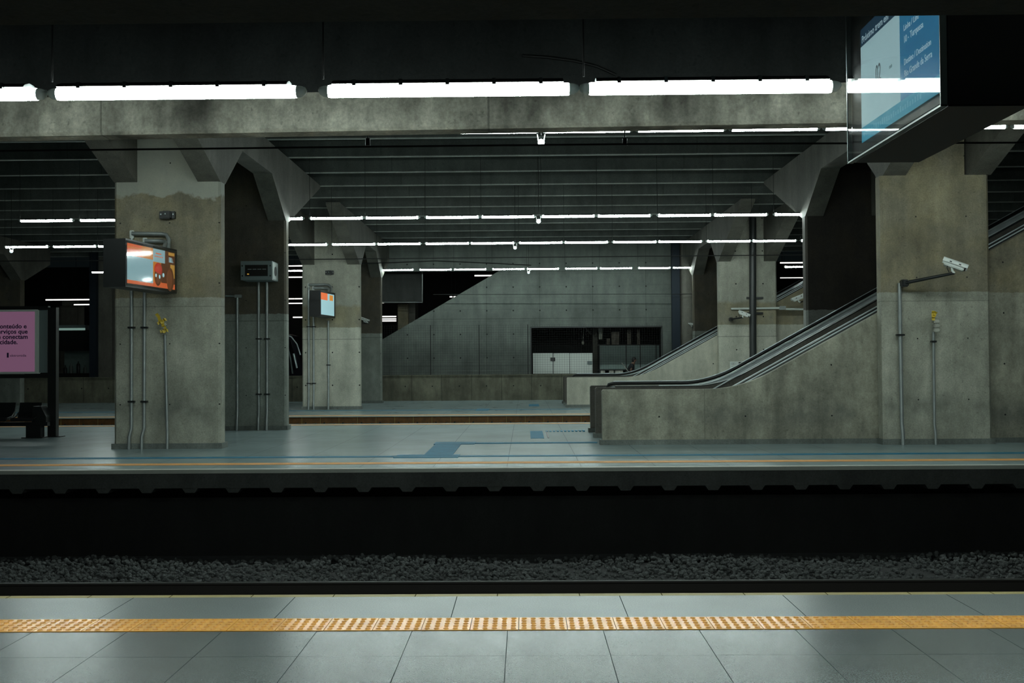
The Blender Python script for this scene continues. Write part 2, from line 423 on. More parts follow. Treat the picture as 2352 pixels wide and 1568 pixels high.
pier(XL, 21.4, 'wide pale concrete pier with the big advertising screen, left of centre', 'pier_plaster')
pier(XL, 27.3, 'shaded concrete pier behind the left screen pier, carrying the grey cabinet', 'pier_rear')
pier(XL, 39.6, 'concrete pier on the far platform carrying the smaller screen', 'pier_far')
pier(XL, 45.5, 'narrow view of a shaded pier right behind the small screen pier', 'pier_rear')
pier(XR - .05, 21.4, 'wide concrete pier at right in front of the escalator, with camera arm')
pier(XR, 27.3, 'nearly black pier behind the front escalator', 'pier_deep_shade')
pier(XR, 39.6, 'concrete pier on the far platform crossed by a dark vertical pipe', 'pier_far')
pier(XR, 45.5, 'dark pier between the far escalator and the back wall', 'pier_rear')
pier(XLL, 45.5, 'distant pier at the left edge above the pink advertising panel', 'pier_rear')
girder(XL, 21.4, 27.3, 'forked concrete girder on the two left piers of the middle platform')
girder(XL, 39.6, 45.5, 'forked concrete girder on the two left piers of the far platform')
girder(XR, 21.4, 27.3, 'forked concrete girder on the two right piers of the middle platform')
girder(XR, 39.6, 45.5, 'forked concrete girder on the two right piers of the far platform')
girder(XLL, 39.6, 45.5, 'forked concrete girder at the far left of the far platform')
# beams in front
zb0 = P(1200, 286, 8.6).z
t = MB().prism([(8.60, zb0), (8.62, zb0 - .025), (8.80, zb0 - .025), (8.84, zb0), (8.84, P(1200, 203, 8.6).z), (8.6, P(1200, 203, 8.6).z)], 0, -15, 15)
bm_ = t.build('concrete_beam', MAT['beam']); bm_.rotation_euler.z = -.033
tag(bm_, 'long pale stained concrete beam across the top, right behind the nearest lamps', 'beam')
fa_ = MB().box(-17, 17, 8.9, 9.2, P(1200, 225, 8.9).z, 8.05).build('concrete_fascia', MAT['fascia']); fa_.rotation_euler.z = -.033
tag(fa_, 'shaded black concrete fascia above the nearest lamps, behind the pale beam', 'fascia')
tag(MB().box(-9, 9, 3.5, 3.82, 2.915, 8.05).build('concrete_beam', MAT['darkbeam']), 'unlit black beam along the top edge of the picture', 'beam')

# ================================================================ ESCALATORS
def T1(x):          # parapet top profile
    if x < 3.75: return 1.12
    if x < 5.05:
        u = (x - 3.75) / 1.3; return 1.12 + .5 * .545 * 1.3 * u * u
    return 1.12 + .5 * .545 * 1.3 + .545 * (x - 5.05)
def xsamp(a, b):
    v = [a] + [x for x in [3.75 + i * .13 for i in range(11)] if a < x < b] + [b]
    return sorted(set(v))
def band(x0, x1, y0, y1, lo, hi, n=None):     # a swept strip between two profiles of x
    m = MB(); xs = xsamp(x0, x1)
    for a, b in zip(xs, xs[1:]):
        m.prism([(a, lo(a)), (b, lo(b)), (b, hi(b)), (a, hi(a))], 1, y0, y1)
    return m
XS, XE = 1.57, 14.9
def escalator(Y0, label):
    r = empty('escalator', (XS, Y0 + 2, 0), label, 'escalator', 'escalators rising to the right')
    zero = lambda x: 0.0
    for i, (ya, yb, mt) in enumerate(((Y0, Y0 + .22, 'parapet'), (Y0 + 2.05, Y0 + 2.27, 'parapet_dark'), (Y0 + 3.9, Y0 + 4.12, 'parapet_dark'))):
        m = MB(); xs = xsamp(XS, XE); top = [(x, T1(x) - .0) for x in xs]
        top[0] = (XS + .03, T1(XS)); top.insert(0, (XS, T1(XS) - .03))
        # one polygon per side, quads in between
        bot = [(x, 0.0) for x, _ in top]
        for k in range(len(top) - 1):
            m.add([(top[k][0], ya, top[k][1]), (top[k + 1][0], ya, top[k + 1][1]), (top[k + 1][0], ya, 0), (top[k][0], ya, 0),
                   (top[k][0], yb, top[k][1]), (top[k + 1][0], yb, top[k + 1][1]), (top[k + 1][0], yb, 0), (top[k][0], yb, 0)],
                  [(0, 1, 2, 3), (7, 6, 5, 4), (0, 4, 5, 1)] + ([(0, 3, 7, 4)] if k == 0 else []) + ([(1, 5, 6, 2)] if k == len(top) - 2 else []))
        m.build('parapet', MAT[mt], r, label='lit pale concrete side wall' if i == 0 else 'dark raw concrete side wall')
        MB().box(XS - .05, XE, ya - .035, yb + .035, 0, .10).build('base', MAT['edge2'], r)
    lin = lambda c: (lambda x: 1.12 + .545 * (x - 4.4) + c)
    # deck strips of the near lane
    for yy, c, xs_ in ((Y0 + .30, .03, 3.9), (Y0 + .50, .075, 3.75)):
        MB().prism([(xs_, lin(c - .004)(xs_)), (XE, lin(c - .004)(XE)), (XE, lin(c + .02)(XE)), (xs_, lin(c + .02)(xs_))], 1, yy, yy + .03).build('deck_strip', MAT['steel'], r)
        MB().prism([(xs_, lin(c - .5)(xs_)), (XE, lin(c - .5)(XE)), (XE, lin(c - .02)(XE)), (xs_, lin(c - .02)(xs_))], 1, yy + .01, yy + .05).build('skirt', MAT['satin'], r)
    # cap on the middle wall
    ya = Y0 + 1.98
    MB().prism([(3.7, lin(.06)(3.7)), (XE, lin(.06)(XE)), (XE, lin(.085)(XE)), (3.7, lin(.085)(3.7))], 1, ya, ya + .035).build('deck_strip', MAT['steel'], r)
    band(XS + .45, XE, ya + .10, ya + .28, lambda x: T1(x), lambda x: T1(x) + .025).build('cladding', MAT['satin'], r)
    # steel balustrade panels and handrail of the far lane
    yp = Y0 + 3.78
    band(3.2, XE, yp, yp + .05, lambda x: T1(x) - .55, lambda x: T1(x) + .00).build('balustrade_panel', MAT['steel'], r)
    pts = [(2.05, yp, 1.02), (1.97, yp, 1.08), (2.0, yp, 1.15), (2.12, yp, T1(2.12) + .055)] + [(x, yp, T1(x) + .055) for x in xsamp(2.3, XE)]
    MB().tube(pts, .042, 8).build('handrail', MAT['rubber'], r)
    MB().tube([(p[0], p[1] + .02, p[2] + .045) for p in pts[3:]], .011, 6).build('handrail_guide', MAT['steel'], r)
    pts = [(1.97, yp + .3, 1.05)] + [(x, yp - .05, T1(x) - .03) for x in xsamp(2.1, XE)]
    MB().tube(pts, .012, 6).build('guide_rail', MAT['steel'], r)
    # steps of both lanes
    for a, b in ((Y0 + .55, Y0 + 1.95), (Y0 + 2.35, Y0 + 3.7)):
        m = MB(); m.box(XS + .6, 4.3, a, b, .0, .03)
        x, z = 4.3, .03
        while x < XE - .4 and x < 14.5:
            m.box(x, x + .38, a, b, z - .25 if z > .3 else 0, z + .2); x += .38; z += .207
        m.build('steps', MAT['satin'], r)
    return r
E1 = escalator(21.75, 'escalator between concrete parapets rising right from the middle platform')
E2 = copy_tree(E1); E2.location.y += 18.25
E2['label'] = ''
np_ = [c for c in E2.children if c.name.startswith('parapet')][0]; np_.data = np_.data.copy(); np_.data.materials[0] = MAT['parapet_far']
E2['label'] = 'smaller-looking escalator on the far platform, rising right past the piped pier'

# ================================================================ TACTILE PAVING
t = empty('tactile_strip', (0, 6.9, 0), 'raised yellow dotted warning strip along the near platform edge', 'tactile paving')
m = MB(); d = MB()
x = -.05 - 30 * .3075
for i in range(60):
    a = x + i * .3075
    if a > 9: break
    m.box(a + .002, a + .3055, 6.74, 7.06, -.01, .004)
    if -4 < a < 4.2:
        for p in range(5):
            for q in range(5):
                cx, cy = a + .034 + p * .06, 6.775 + q * .0625
                rr = .019; n = 8
                vs = [(cx + rr * math.cos(2 * math.pi * k / n), cy + rr * math.sin(2 * math.pi * k / n), .004) for k in range(n)] + \
                     [(cx + rr * .6 * math.cos(2 * math.pi * k / n), cy + rr * .6 * math.sin(2 * math.pi * k / n), .0095) for k in range(n)]
                d.add(vs, [list(range(n, 2 * n))] + [(k, (k + 1) % n, n + (k + 1) % n, n + k) for k in range(n)])
m.build('strip_tiles', MAT['yellow'], t)
dd = d.build('domes', MAT['dome'], t); dd['kind'] = 'stuff'
def strip(name, boxes, mat, label, cat='tactile paving', z=.006):
    m = MB()
    for i, b in enumerate(boxes): m.box(*b, -.002, z + i * .0015)
    return tag(m.build(name, mat), label, cat)
strip('tactile_strip', [(XA, XB, 17.86, 18.16)], MAT['orange'], 'thin orange warning strip along the near edge of the middle platform')
strip('tactile_strip', [(XA, XB, 29.35, 29.55)], MAT['orange'], 'faint orange strip along the far edge of the middle platform')
strip('tactile_strip', [(XA, XB, 34.62, 34.92)], MAT['orange'], 'thin orange strip along the near edge of the far platform')
bl = [(XA, XB, 19.15, 19.42), (-2.35, -1.2, 18.98, 19.62), (-1.86, -1.33, 19.42, 22.1), (-1.9, -1.05, 22.1, 22.7), (-1.05, 1.5, 22.25, 22.5)]
strip('tactile_path', bl, MAT['blue'], 'blue guiding path that steps across the middle platform floor')
bl = [(.12, .42, 23.7, 26.2)] + [(.5 + i * .09, .55 + i * .09, 25.95, 26.3) for i in range(11)]
strip('tactile_path', bl, MAT['blue'], 'small blue patch and dotted line in front of the escalator entrance')
strip('tactile_path', [(-1.75, -1.3, 37.7, 39.2), (-1.3, 2, 38.3, 38.5), (XA, -1.75, 38.3, 38.5)], MAT['blue'], 'blue patch and line across the far platform floor')
strip('tactile_path', [(.15, .55, 41.2, 43.2)], MAT['blue'], 'small blue patch beside the far escalator entrance')
strip('floor_hatch', [(.50, .53, 23.8, 26.0)], MAT['black'], 'short dark slot in the floor beside the small blue patch', 'floor slot')

# ================================================================ TRACK
def rail(y, label):
    r = empty('running_rail', (0, y, -1.52), label, 'rail', 'running rails')
    MB().prism([(y - .036, -1.282), (y + .036, -1.282), (y + .036, -1.275), (y + .03, -1.27), (y - .03, -1.27), (y - .036, -1.275)], 0, XA, XB).build('rail_head', MAT['rail'], r)
    MB().prism([(y - .075, -1.47), (y + .075, -1.47), (y + .075, -1.455), (y + .01, -1.43), (y + .01, -1.31), (y + .036, -1.30), (y + .036, -1.282), (y - .036, -1.282), (y - .036, -1.30), (y - .01, -1.31), (y - .01, -1.43), (y - .075, -1.455)], 0, XA, XB).build('rail_web', MAT['railside'], r)
rail(14.5, 'worn steel rail just beyond the near platform edge')
rail(12.9, 'second rail of the same track, hidden below the near platform edge')
mb = MB()
base = []
bm = bmesh.new(); bmesh.ops.create_icosphere(bm, subdivisions=1, radius=1); bm.verts.index_update()
iv = [v.co.copy() for v in bm.verts]; iff = [[v.index for v in f.verts] for f in bm.faces]; bm.free()
for i in range(9000):
    x = random.uniform(-8.6, 8.9); y = random.uniform(14.56, 17.35)
    s = random.uniform(.022, .048); rot = Matrix.Rotation(random.uniform(0, 6.28), 3, Vector((random.random(), random.random(), random.random() + .1)).normalized())
    sc = Vector((s * random.uniform(.7, 1.3), s * random.uniform(.7, 1.2), s * random.uniform(.6, 1)))
    z = -1.475 + random.uniform(-.05, .03) + .04 * math.sin(x * 1.3 + y)
    mb.add([(rot @ Vector((v.x * sc.x * random.uniform(.75, 1.2), v.y * sc.y * random.uniform(.8, 1.2), v.z * sc.z))) + Vector((x, y, z)) for v in iv], iff)
tag(mb.build('track_ballast', MAT['ballast']), 'dark crushed stone ballast beside the rail', 'gravel', kind='stuff')

# ================================================================ CABLES
def wire(name, pts, r, label, cat='wire'):
    return tag(MB().tube(pts, r, 6).build(name, MAT['cable']), label, cat)
pA, pB = P(-200, 349, 12.9), P(2500, 329, 12.9)
w1 = empty('contact_wire', (0, 12.9, pA.z), 'black overhead wire crossing below the front beam', 'wire')
MB().tube([P(-200, 349, 12.9), P(845, 337, 12.9), P(1435, 331, 12.9), P(2500, 327, 12.9)], .012, 6).build('wire', MAT['cable'], w1)
for x in (845, 1435):
    MB().tube([P(x, 318, 12.9), P(x, 334, 12.9)], .03, 8).build('clamp', MAT['cable'], w1)
    MB().tube([P(x, 150, 12.9), P(x, 318, 12.9)], .008, 6).build('dropper', MAT['cable'], w1)
wire('contact_wire', [P(-100, 600, 32), P(655, 596, 32), P(1300, 590, 32), P(1855, 585, 32), P(2500, 580, 32)], .014, 'thin wire over the far track, just under the third lamp row')
wire('cable', [P(600, 610, 44), P(900, 603, 44), P(1000, 599, 44), P(1120, 604, 44), P(1220, 609, 44)], .02, 'sagging cable just above the back lamp row')
wire('cable', [P(995, 676, 48.2), P(1610, 675, 48.2)], .012, 'straight thin cable across the back wall above the kiosk window')
# hanging bulbs on twin stems
def bulb(x, y, Y, top, mat, label):
    c = P(x, y, Y); z = P(x, top, Y).z; r = .055
    e = empty('pendant_bulb', c, label, 'light bulb', 'bulbs hanging under the lamp rows')
    MB().ball(c, r, 3).build('bulb', MAT[mat], e)
    for s in (-1, 1): MB().tube([(c.x + s * .06, c.y, z), (c.x + s * .045, c.y, c.z + .02)], .009, 8).build('stem', MAT['white'], e)
    MB().tube([(c.x, c.y, z - .01), (c.x, c.y, 8.05)], .008, 6).build('suspension_rod', MAT['cable'], e)
wire('cable', [P(1200, 128, 8.85), P(1260, 132, 8.85), P(1320, 140, 8.85), P(1370, 152, 8.85), P(1415, 172, 8.85)], .012, 'thin cable sagging across the dark fascia above the lamps')
bulb(1243, 327, 17.2, 309, 'bulb', 'glowing bulb hanging below the front beam near the centre')
bulb(1237, 508, 27.9, 497, 'bulb', 'glowing bulb under the second lamp row')
bulb(1183, 569, 34.1, 557, 'dimbulb', 'pale bulb under the third lamp row')
bulb(1214, 626, 46.2, 616, 'dimbulb', 'small pale bulb under the back lamp row')
bulb(26, 577, 34.1, 566, 'dimbulb', 'pale bulb at the far left beside the left pier lamps')

# ================================================================ CONDUITS
def conduit(pts, r, label, clips=(), mat='galv', box=None, grp=None):
    e = empty('conduit', pts[-1], label, 'conduit', grp)
    MB().tube(pts, r, 10).build('pipe', MAT[mat], e)
    for c in clips: MB().box(c[0] - r * 1.9, c[0] + r * 1.9, c[1] - r * 1.1, c[1] + r * 1.3, c[2] - .018, c[2] + .018).build('clip', MAT['satin'], e)
    if box: MB().bbox(*box, .008).build('junction_box', MAT['galv'], e)
    return e
YA = 21.4 - .03
def vert(x0, y0, x1, Y, base_y=None, r=.035, label='', ys=(), box=None, jog=0):
    a = P(x0, y0, Y); b = P(x1, 1020, Y); a.x, b.x = a.x, b.x
    pts = [a, (a.x + (b.x - a.x) * .2, Y, a.z * .8), (b.x, Y, .42), (b.x - jog, Y - .05, .25), (b.x - jog, Y - .06, 0)]
    return conduit(pts, r, label, [P(x0 + (x1 - x0) * (y - y0) / (1020 - y0), y, Y - .01) for y in ys], box=box)
a = P(302, 545, YA); b = P(300, 1000, YA)
vert(302, 540, 302, YA, label='leftmost steel conduit on the left screen pier', ys=(752, 922), jog=.03)
vert(332, 560, 331, YA, label='second steel conduit from the left on the left screen pier', ys=(752, 922), jog=.03)
vert(379, 768, 384, YA, label='grey conduit with yellow tape on the left screen pier', r=.03, jog=-.02)
vert(2066, 650, 2072, YA - .05, label='tall steel conduit at the left of the camera pier', ys=(769,), jog=0, r=.04)
vert(2144, 762, 2147, YA - .05, label='thin dark conduit below the small box on the camera pier', ys=(784,), r=.028)
YC2 = 27.3 - .03
for x, y0, lab in ((545, 682, 'short conduit at the left of the cabinet pier'), (594, 648, 'left conduit running down from the grey cabinet'), (613, 648, 'right conduit running down from the grey cabinet')):
    vert(x, y0, x + .5, YC2, label=lab, ys=(778, 905) if x > 560 else (), r=.038, jog=0)
q = P(547, 680, YC2 - .02); q0 = P(518, 679, YC2 - .02)
conduit([q0, q], .025, 'short level conduit reaching a small box on the cabinet pier', box=(q.x - .09, q.x + .09, q.y - .04, q.y + .04, q.z - .04, q.z + .04))
YCC = 39.6 - .04
vert(709, 660, 709.5, YCC, label='leftmost conduit on the small screen pier', ys=(750, 880), r=.04)
vert(720, 672, 721, YCC, label='second conduit on the small screen pier', ys=(750, 880), r=.04)
vert(754, 736, 755, YCC, label='third conduit on the small screen pier, below the screen', ys=(838,), r=.04)
# black pipe on the far right pier
pa_, pb_ = P(1728, 480, 39.3), P(1730, 850, 39.3)
e = conduit([P(1729, 500, 39.45), P(1729, 700, 39.45), P(1730.5, 950, 39.45)], .13, 'thick dark vertical pipe on the far right pier', mat='pipe_dark' if 'pipe_dark' in MAT else 'grey')
for y in (684, 719):
    q = P(1734, y, 39.5); MB().box(q.x - .3, q.x + .3, 39.48, 39.58, q.z - .035, q.z + .035).build('bracket', MAT['satin'], e)
q = P(1679, 709, 39.5); q2 = P(1797, 707, 39.5); q3 = P(1858, 710, 39.5)
conduit([q, q2, (q2.x + .1, q2.y, q2.z - .04), q3], .04, 'level pale conduit across the far right pier', mat='white', box=(q2.x - .12, q2.x + .12, 39.44, 39.56, q2.z - .07, q2.z + .07))
conduit([P(1580, 520, 48.8), P(1582, 745, 48.8)], .035, 'thin pale pipe on the back wall beside the far escalator', mat='white')
tag(MB().box(P(1536, 0, 48.6).x, P(1554, 0, 48.6).x, 48.45, 48.75, 1.1, 8.05).build('steel_post', MAT['bluepost']), 'dark blue steel post at the right of the kiosk window', 'post')
tag(MB().tube([P(1578, 860, 48.8), P(1578, 560, 48.8)], .36, 24).build('round_column', MAT['rib']), 'round grey column right of the dark blue post', 'column')

# ================================================================ CAMERAS
def cctv(cx, cy, Y, L, ang, label, arm=None, mount=None, yaw=0.0, pole=None):
    c = P(cx, cy, Y)
    e = empty('security_camera', c, label, 'security camera', 'white security cameras')
    R = Matrix.Rotation(ang, 3, 'Y') @ Matrix.Rotation(yaw, 3, 'Z')
    def tr(mb):
        mb.v = [tuple(c + R @ Vector(v)) for v in mb.v]; return mb
    h = L * .26
    tr(MB().bbox(-L / 2 + .02, L / 2 - .02, -h * .7, h * .7, -h * .75, h * .35, h * .15)).build('housing', MAT['white'], e)
    tr(MB().prism([(-h * .95, h * .3), (-h * .95, -h * .2), (-h * .88, -h * .2), (-h * .8, h * .38), (h * .8, h * .38), (h * .88, -h * .2), (h * .95, -h * .2), (h * .95, h * .3), (h * .75, h * .55), (-h * .75, h * .55)][0:10], 0, -L / 2 - .02, L / 2 + .03)).build('sun_shield', MAT['white'], e)
    for s in (-.2, .22): tr(MB().box(L * s - L * .05, L * s + L * .05, -h * .99, -h * .94, -h * .05, h * .15)).build('vent', MAT['satin'], e)
    tr(MB().tube([(L / 2 - .03, 0, -h * .2), (L / 2 + .004, 0, -h * .2)], h * .42, 14)).build('lens', MAT['rubber'], e)
    b = c + R @ Vector((-.02, 0, -h * .75))
    tip = P(*arm[0]) if arm else Vector((b.x, b.y, b.z - L * .16))
    MB().tube([b + Vector((0, 0, .02)), (b.x, b.y, (b.z + tip.z) / 2), tip], L * .06, 10).build('bracket', MAT['white'], e)
    if arm:
        p = [P(*arm[0]), P(*arm[1])]
        MB().tube(p, [.028, .036] if L < .55 else [.028, .034], 8).build('arm', MAT['satin'], e)
        m_ = p[1]; MB().bbox(m_.x - .05, m_.x + .09, m_.y - .05, m_.y + .12, m_.z - .07, m_.z + .07, .02).build('arm_mount', MAT['satin'], e)
        k_ = p[0]; MB().tube([(k_.x - .1, k_.y, k_.z + .02), (k_.x - .14, k_.y, k_.z + .1), (k_.x - .12, k_.y, k_.z + .2)], .009, 6).build('cable', MAT['cable'], e)
    return e
cctv(2193, 607, 20.6, .42, math.radians(24), 'white security camera on a long dark arm, on the right pier', ((2192, 627, 20.6), (2076, 650, 21.2)), yaw=math.radians(-20))
cctv(1709, 720, 38.9, .40, math.radians(24), 'white security camera on a short dark arm, left of the dark pipe', ((1706, 729, 38.9), (1678, 733, 39.4)), yaw=math.radians(-10))
cctv(1833, 683, 38.9, .46, math.radians(-22), 'white security camera tilted up in front of the far escalator side', ((1838, 694, 38.9), (1852, 689, 39.9)))
cctv(838, 733, 45.2, .34, math.radians(20), 'small white security camera on the shaded pier beside the small screen pier', ((846, 741, 45.2), (838, 739, 45.4)))
cctv(1589, 744, 45.7, .26, math.radians(8), 'smallest white security camera, at the left of the far dark pier', ((1590, 750, 45.7), (1593.5, 752, 45.7)))
# speakers / emergency lamps
def spk(x, y, Y, label):
    c = P(x, y, Y); e = empty('loudspeaker', c, label, 'loudspeaker', 'small black wall loudspeakers')
    MB().bbox(c.x - .155, c.x + .155, c.y - .05, c.y + .05, c.z - .075, c.z + .075, .008).build('plate', MAT['satin'], e)
    MB().bbox(c.x - .085, c.x + .095, c.y - .12, c.y, c.z - .085, c.z + .075, .02).build('body', MAT['black'], e)
    for dx in (-.12, -.01, .125): MB().ball((c.x + dx, c.y - (.05 if abs(dx) > .05 else .125), c.z + .012), .017, 2).build('stud', MAT['steel'], e)
spk(385, 494, 21.35, 'small black wall unit with bright studs high on the left screen pier')
spk(757, 626, 39.55, 'small black wall unit high on the small screen pier')
# taped call points
def callpoint(x, y0, y1, Y, tapes, label):
    c = P(x, (y0 + y1) / 2, Y); e = empty('call_point', c, label, 'wall device')
    z0, z1 = P(x, y1, Y).z, P(x, y0, Y).z; h = (z1 - z0) / 3
    for i in range(3):
        MB().bbox(c.x - .055, c.x + .055, Y - .10, Y, z0 + h * i, z0 + h * (i + .86), .015).build('device_box', MAT['pale'], e)
    m = MB()
    for (tx, ty, s, a) in tapes:
        p = P(tx, ty, Y - .11)
        n = 7; pts = [(p.x + (k - 3) * s / 3 * math.cos(a) , p.y + .02 * math.sin(k * 2.1), p.z + (k - 3) * s / 3 * math.sin(a) + .014 * math.sin(k * 1.7)) for k in range(n)]
        for k in range(n - 1):
            A, B = Vector(pts[k]), Vector(pts[k + 1]); u = Vector((-math.sin(a), 0, math.cos(a))) * .03
            m.add([A - u, B - u, B + u, A + u, A - u + Vector((0, .01, 0)), B - u + Vector((0, .01, 0)), B + u + Vector((0, .01, 0)), A + u + Vector((0, .01, 0))], [(0, 1, 2, 3), (7, 6, 5, 4), (0, 4, 5, 1), (1, 5, 6, 2), (2, 6, 7, 3), (3, 7, 4, 0)])
    m.build('tape', MAT['tape'], e, label='torn yellow tape')
MAT['pale'] = plain('dirty_white_plastic', (.42, .42, .36), .6, var=.3)
callpoint(2148, 733, 763, YA - .05, [(2144, 724, .10, 1.6), (2147, 722, .07, 1.0)], 'white wall device topped with yellow tape, on the camera pier')
callpoint(377, 741, 762, YA - .01, [(366, 732, .13, 2.1), (372, 738, .10, .5), (377, 760, .08, .2), (374, 745, .1, 2.0)], 'wall device wrapped in torn yellow tape on the left screen pier')
# small sign on the far right pier
c = P(1692, 837.5, 39.52); e = empty('wall_sign', c, 'small white sign with a dark square behind the front escalator', 'sign')
MB().bbox(c.x - .25, c.x + .25, c.y - .02, c.y, c.z - .125, c.z + .125, .005).build('panel', MAT['white'], e)
MB().box(c.x + .07, c.x + .19, c.y - .026, c.y - .02, c.z + .0, c.z + .1).build('picture', MAT['rubber'], e)
MB().ball((c.x + .135, c.y - .026, c.z + .035), .02, 2, (1, .2, 1.6)).build('figure', MAT['white'], e)
m = MB()
for s in (-.04, .02): m.tube([(c.x - .12 + s + .045 * math.cos(k * math.pi / 5), c.y - .024, c.z + .04 + .028 * math.sin(k * math.pi / 5)) for k in range(11)], .005, 5)
m.box(c.x - .18, c.x - .02, c.y - .024, c.y - .02, c.z - .07, c.z - .06)
m.build('emblem', MAT['grey'], e)
def plate(parent, name, mat, o, xd, yd, u0, u1, v0, v1, t=.004):
    o = Vector(o); xd = Vector(xd); yd = Vector(yd); n = xd.cross(yd).normalized()
    a = [o + xd * u + yd * v for u, v in ((u0, v0), (u1, v0), (u1, v1), (u0, v1))]
    return MB().add([*a, *[p + n * t for p in a]], [(0, 3, 2, 1), (4, 5, 6, 7), (0, 1, 5, 4), (1, 2, 6, 5), (2, 3, 7, 6), (3, 0, 4, 7)]).build(name, mat, parent)

# ================================================================ DISPLAY HANGING AT THE RIGHT
Y1, Y2, XD, ZB = 4.36, 5.62, 1.715, EYE + 1.038
ds = empty('train_display', (1.9, 5, ZB), 'big black hanging box with a blue next-train screen, top right', 'display screen')
MB().bbox(XD + .02, XD + .37, Y1 + .005, Y2 - .005, ZB, ZB + .80, .008).build('casing', MAT['black'], ds)
def emi(name, col, e): return plain(name, col, .5, emit=e, ecol=col)
sO = (XD + .012, 5.42, EYE + 1.104); sx = (0, -1.02, 0); sy = (0, 0, .575)
S = lambda n, m, *uv, t=.002: plate(ds, n, m, sO, sx, sy, *uv, t=t)
MAT['s_white'] = emi('screen_white', (.36, .56, .60), .62)
MAT['s_navy'] = emi('screen_navy', (.012, .05, .09), .5)
MAT['s_blue'] = emi('screen_blue', (.012, .16, .30), .62)
MAT['s_cyan'] = emi('screen_cyan', (.03, .27, .38), .6)
MAT['s_text'] = emi('screen_text', (.38, .55, .62), .6)
MAT['s_dim'] = emi('screen_dim', (.16, .26, .28), .5)
MAT['s_tick'] = emi('screen_ticker', (.10, .36, .46), .6)
MAT['s_dark'] = emi('screen_digits', (.03, .06, .07), .3)
S('header', MAT['s_navy'], 0, .55, .845, 1.0)
S('white_field', MAT['s_white'], 0, .55, .13, .845)
S('blue_field', MAT['s_blue'], .55, 1.0, .13, 1.0)
S('footer', MAT['s_cyan'], 0, 1.0, 0, .13)
XT = XD + .0095
def tx(s, u, v, size, mat, xs=1.0): text(s, size, MAT[mat], ds, (XT, 5.42 - 1.02 * u, EYE + 1.104 + .575 * v), (0, -1, 0), (0, 0, 1), xs=xs, depth=.001)
tx('Próximo trem em', .02, .87, .052, 's_text', 1.05)
tx('02', .22, .425, .125, 's_dark', .62); tx('min', .41, .455, .030, 's_dim', .9)
tx('Linha / Line', .60, .66, .040, 's_text'); tx('10 - Turquesa', .60, .565, .044, 's_text', .95)
tx('Destino / Destination', .60, .39, .040, 's_text', .92); tx('Rio Grande da Serra', .60, .295, .044, 's_text', .9)
m = MB()
for i in range(26):
    u = .03 + i * .03; h = random.uniform(.03, .06)
    m.box(XT, XT + .001, 5.42 - 1.02 * (u + .018), 5.42 - 1.02 * u, EYE + 1.104 + .575 * .045, EYE + 1.104 + .575 * (.045 + h))
m.build('ticker', MAT['s_tick'], ds)
# cover glass and its metal edge
t = NT('display_cover_glass'); t.put('Roughness', .02); t.put('IOR', 1.5); t.put('Base Color', (1., 1., 1.)); t.put('Transmission Weight', 1.0)
MB().box(XD - .006, XD, Y1 + .01, Y2 - .01, ZB + .012, ZB + .79).build('cover_glass', t.m, ds)
m = MB().box(XD - .008, XD + .02, Y1, Y2, ZB - .002, ZB + .005).box(XD - .008, XD + .02, Y2 - .007, Y2, ZB, ZB + .8).box(XD - .008, XD + .02, Y1, Y1 + .004, ZB, ZB + .8)
m.build('frame', MAT['grey'], ds)
MB().box(XD + .12, XD + .16, 4.9, 4.94, ZB + .8, 8.05).box(XD + .12, XD + .16, 5.2, 5.24, ZB + .8, 8.05).build('hanger', MAT['black'], ds)

# ================================================================ SCREENS ON THE LEFT PIERS
def tv(p_near, p_far, zb, zt, w, label, content, arms, side='black'):
    pn, pf = Vector((*p_near, 0)), Vector((*p_far, 0)); L = (pf - pn).length; dx = (pf - pn).normalized()
    nrm = Vector((dx.y, -dx.x, 0))           # faces right, towards the viewer
    e = empty('advert_screen', (pn.x, pn.y, zb), label, 'display screen', 'screens on pier brackets')
    H = zt - zb
    def W(u, d, v): return pn + dx * u + nrm * d + Vector((0, 0, zb + v))
    def bx(u0, u1, d0, d1, v0, v1):
        m = MB(); vs = [W(u, d, v) for v in (v0, v1) for d in (d0, d1) for u in (u0, u1)]
        return m.add(vs, [(0, 2, 3, 1), (4, 5, 7, 6), (0, 1, 5, 4), (2, 6, 7, 3), (0, 4, 6, 2), (1, 3, 7, 5)])
    bx(0, L, -w, -.01, 0, H).build('casing', MAT[side], e)
    fr = bx(0, L, -.01, .012, 0, .07); 
    for b in ((0, L, -.01, .012, H - .07, H), (0, .05, -.01, .012, .07, H - .07), (L - .07, L, -.01, .012, .07, H - .07)):
        q = bx(*b); fr.add(q.v, q.f)
    fr.build('bezel', MAT['satin'], e)
    u0, u1, v0, v1 = .05, L - .07, .07, H - .07
    for (nm, mt, a, b, c_, d_, *rest) in content:
        off = rest[0] if rest else 0
        bx(u0 + (u1 - u0) * a, u0 + (u1 - u0) * b, -.008 + off, -.002 + off, v0 + (v1 - v0) * c_, v0 + (v1 - v0) * d_).build(nm, MAT[mt], e)
    return e, W, (u0, u1, v0, v1), dx
MAT['t_white'] = emi('ad_pale_blue', (.30, .50, .54), .8)
MAT['t_orange'] = emi('ad_orange', (.75, .15, .04), .75)
MAT['t_amber'] = emi('ad_amber', (.65, .24, .03), .7)
MAT['t_brown'] = emi('ad_brown', (.10, .035, .012), .8)
MAT['t_red'] = emi('ad_red', (.30, .03, .015), .8)
MAT['t_yellow'] = emi('ad_yellow', (.60, .33, .06), .7)
MAT['t_grey'] = emi('ad_grey', (.04, .05, .05), .6)
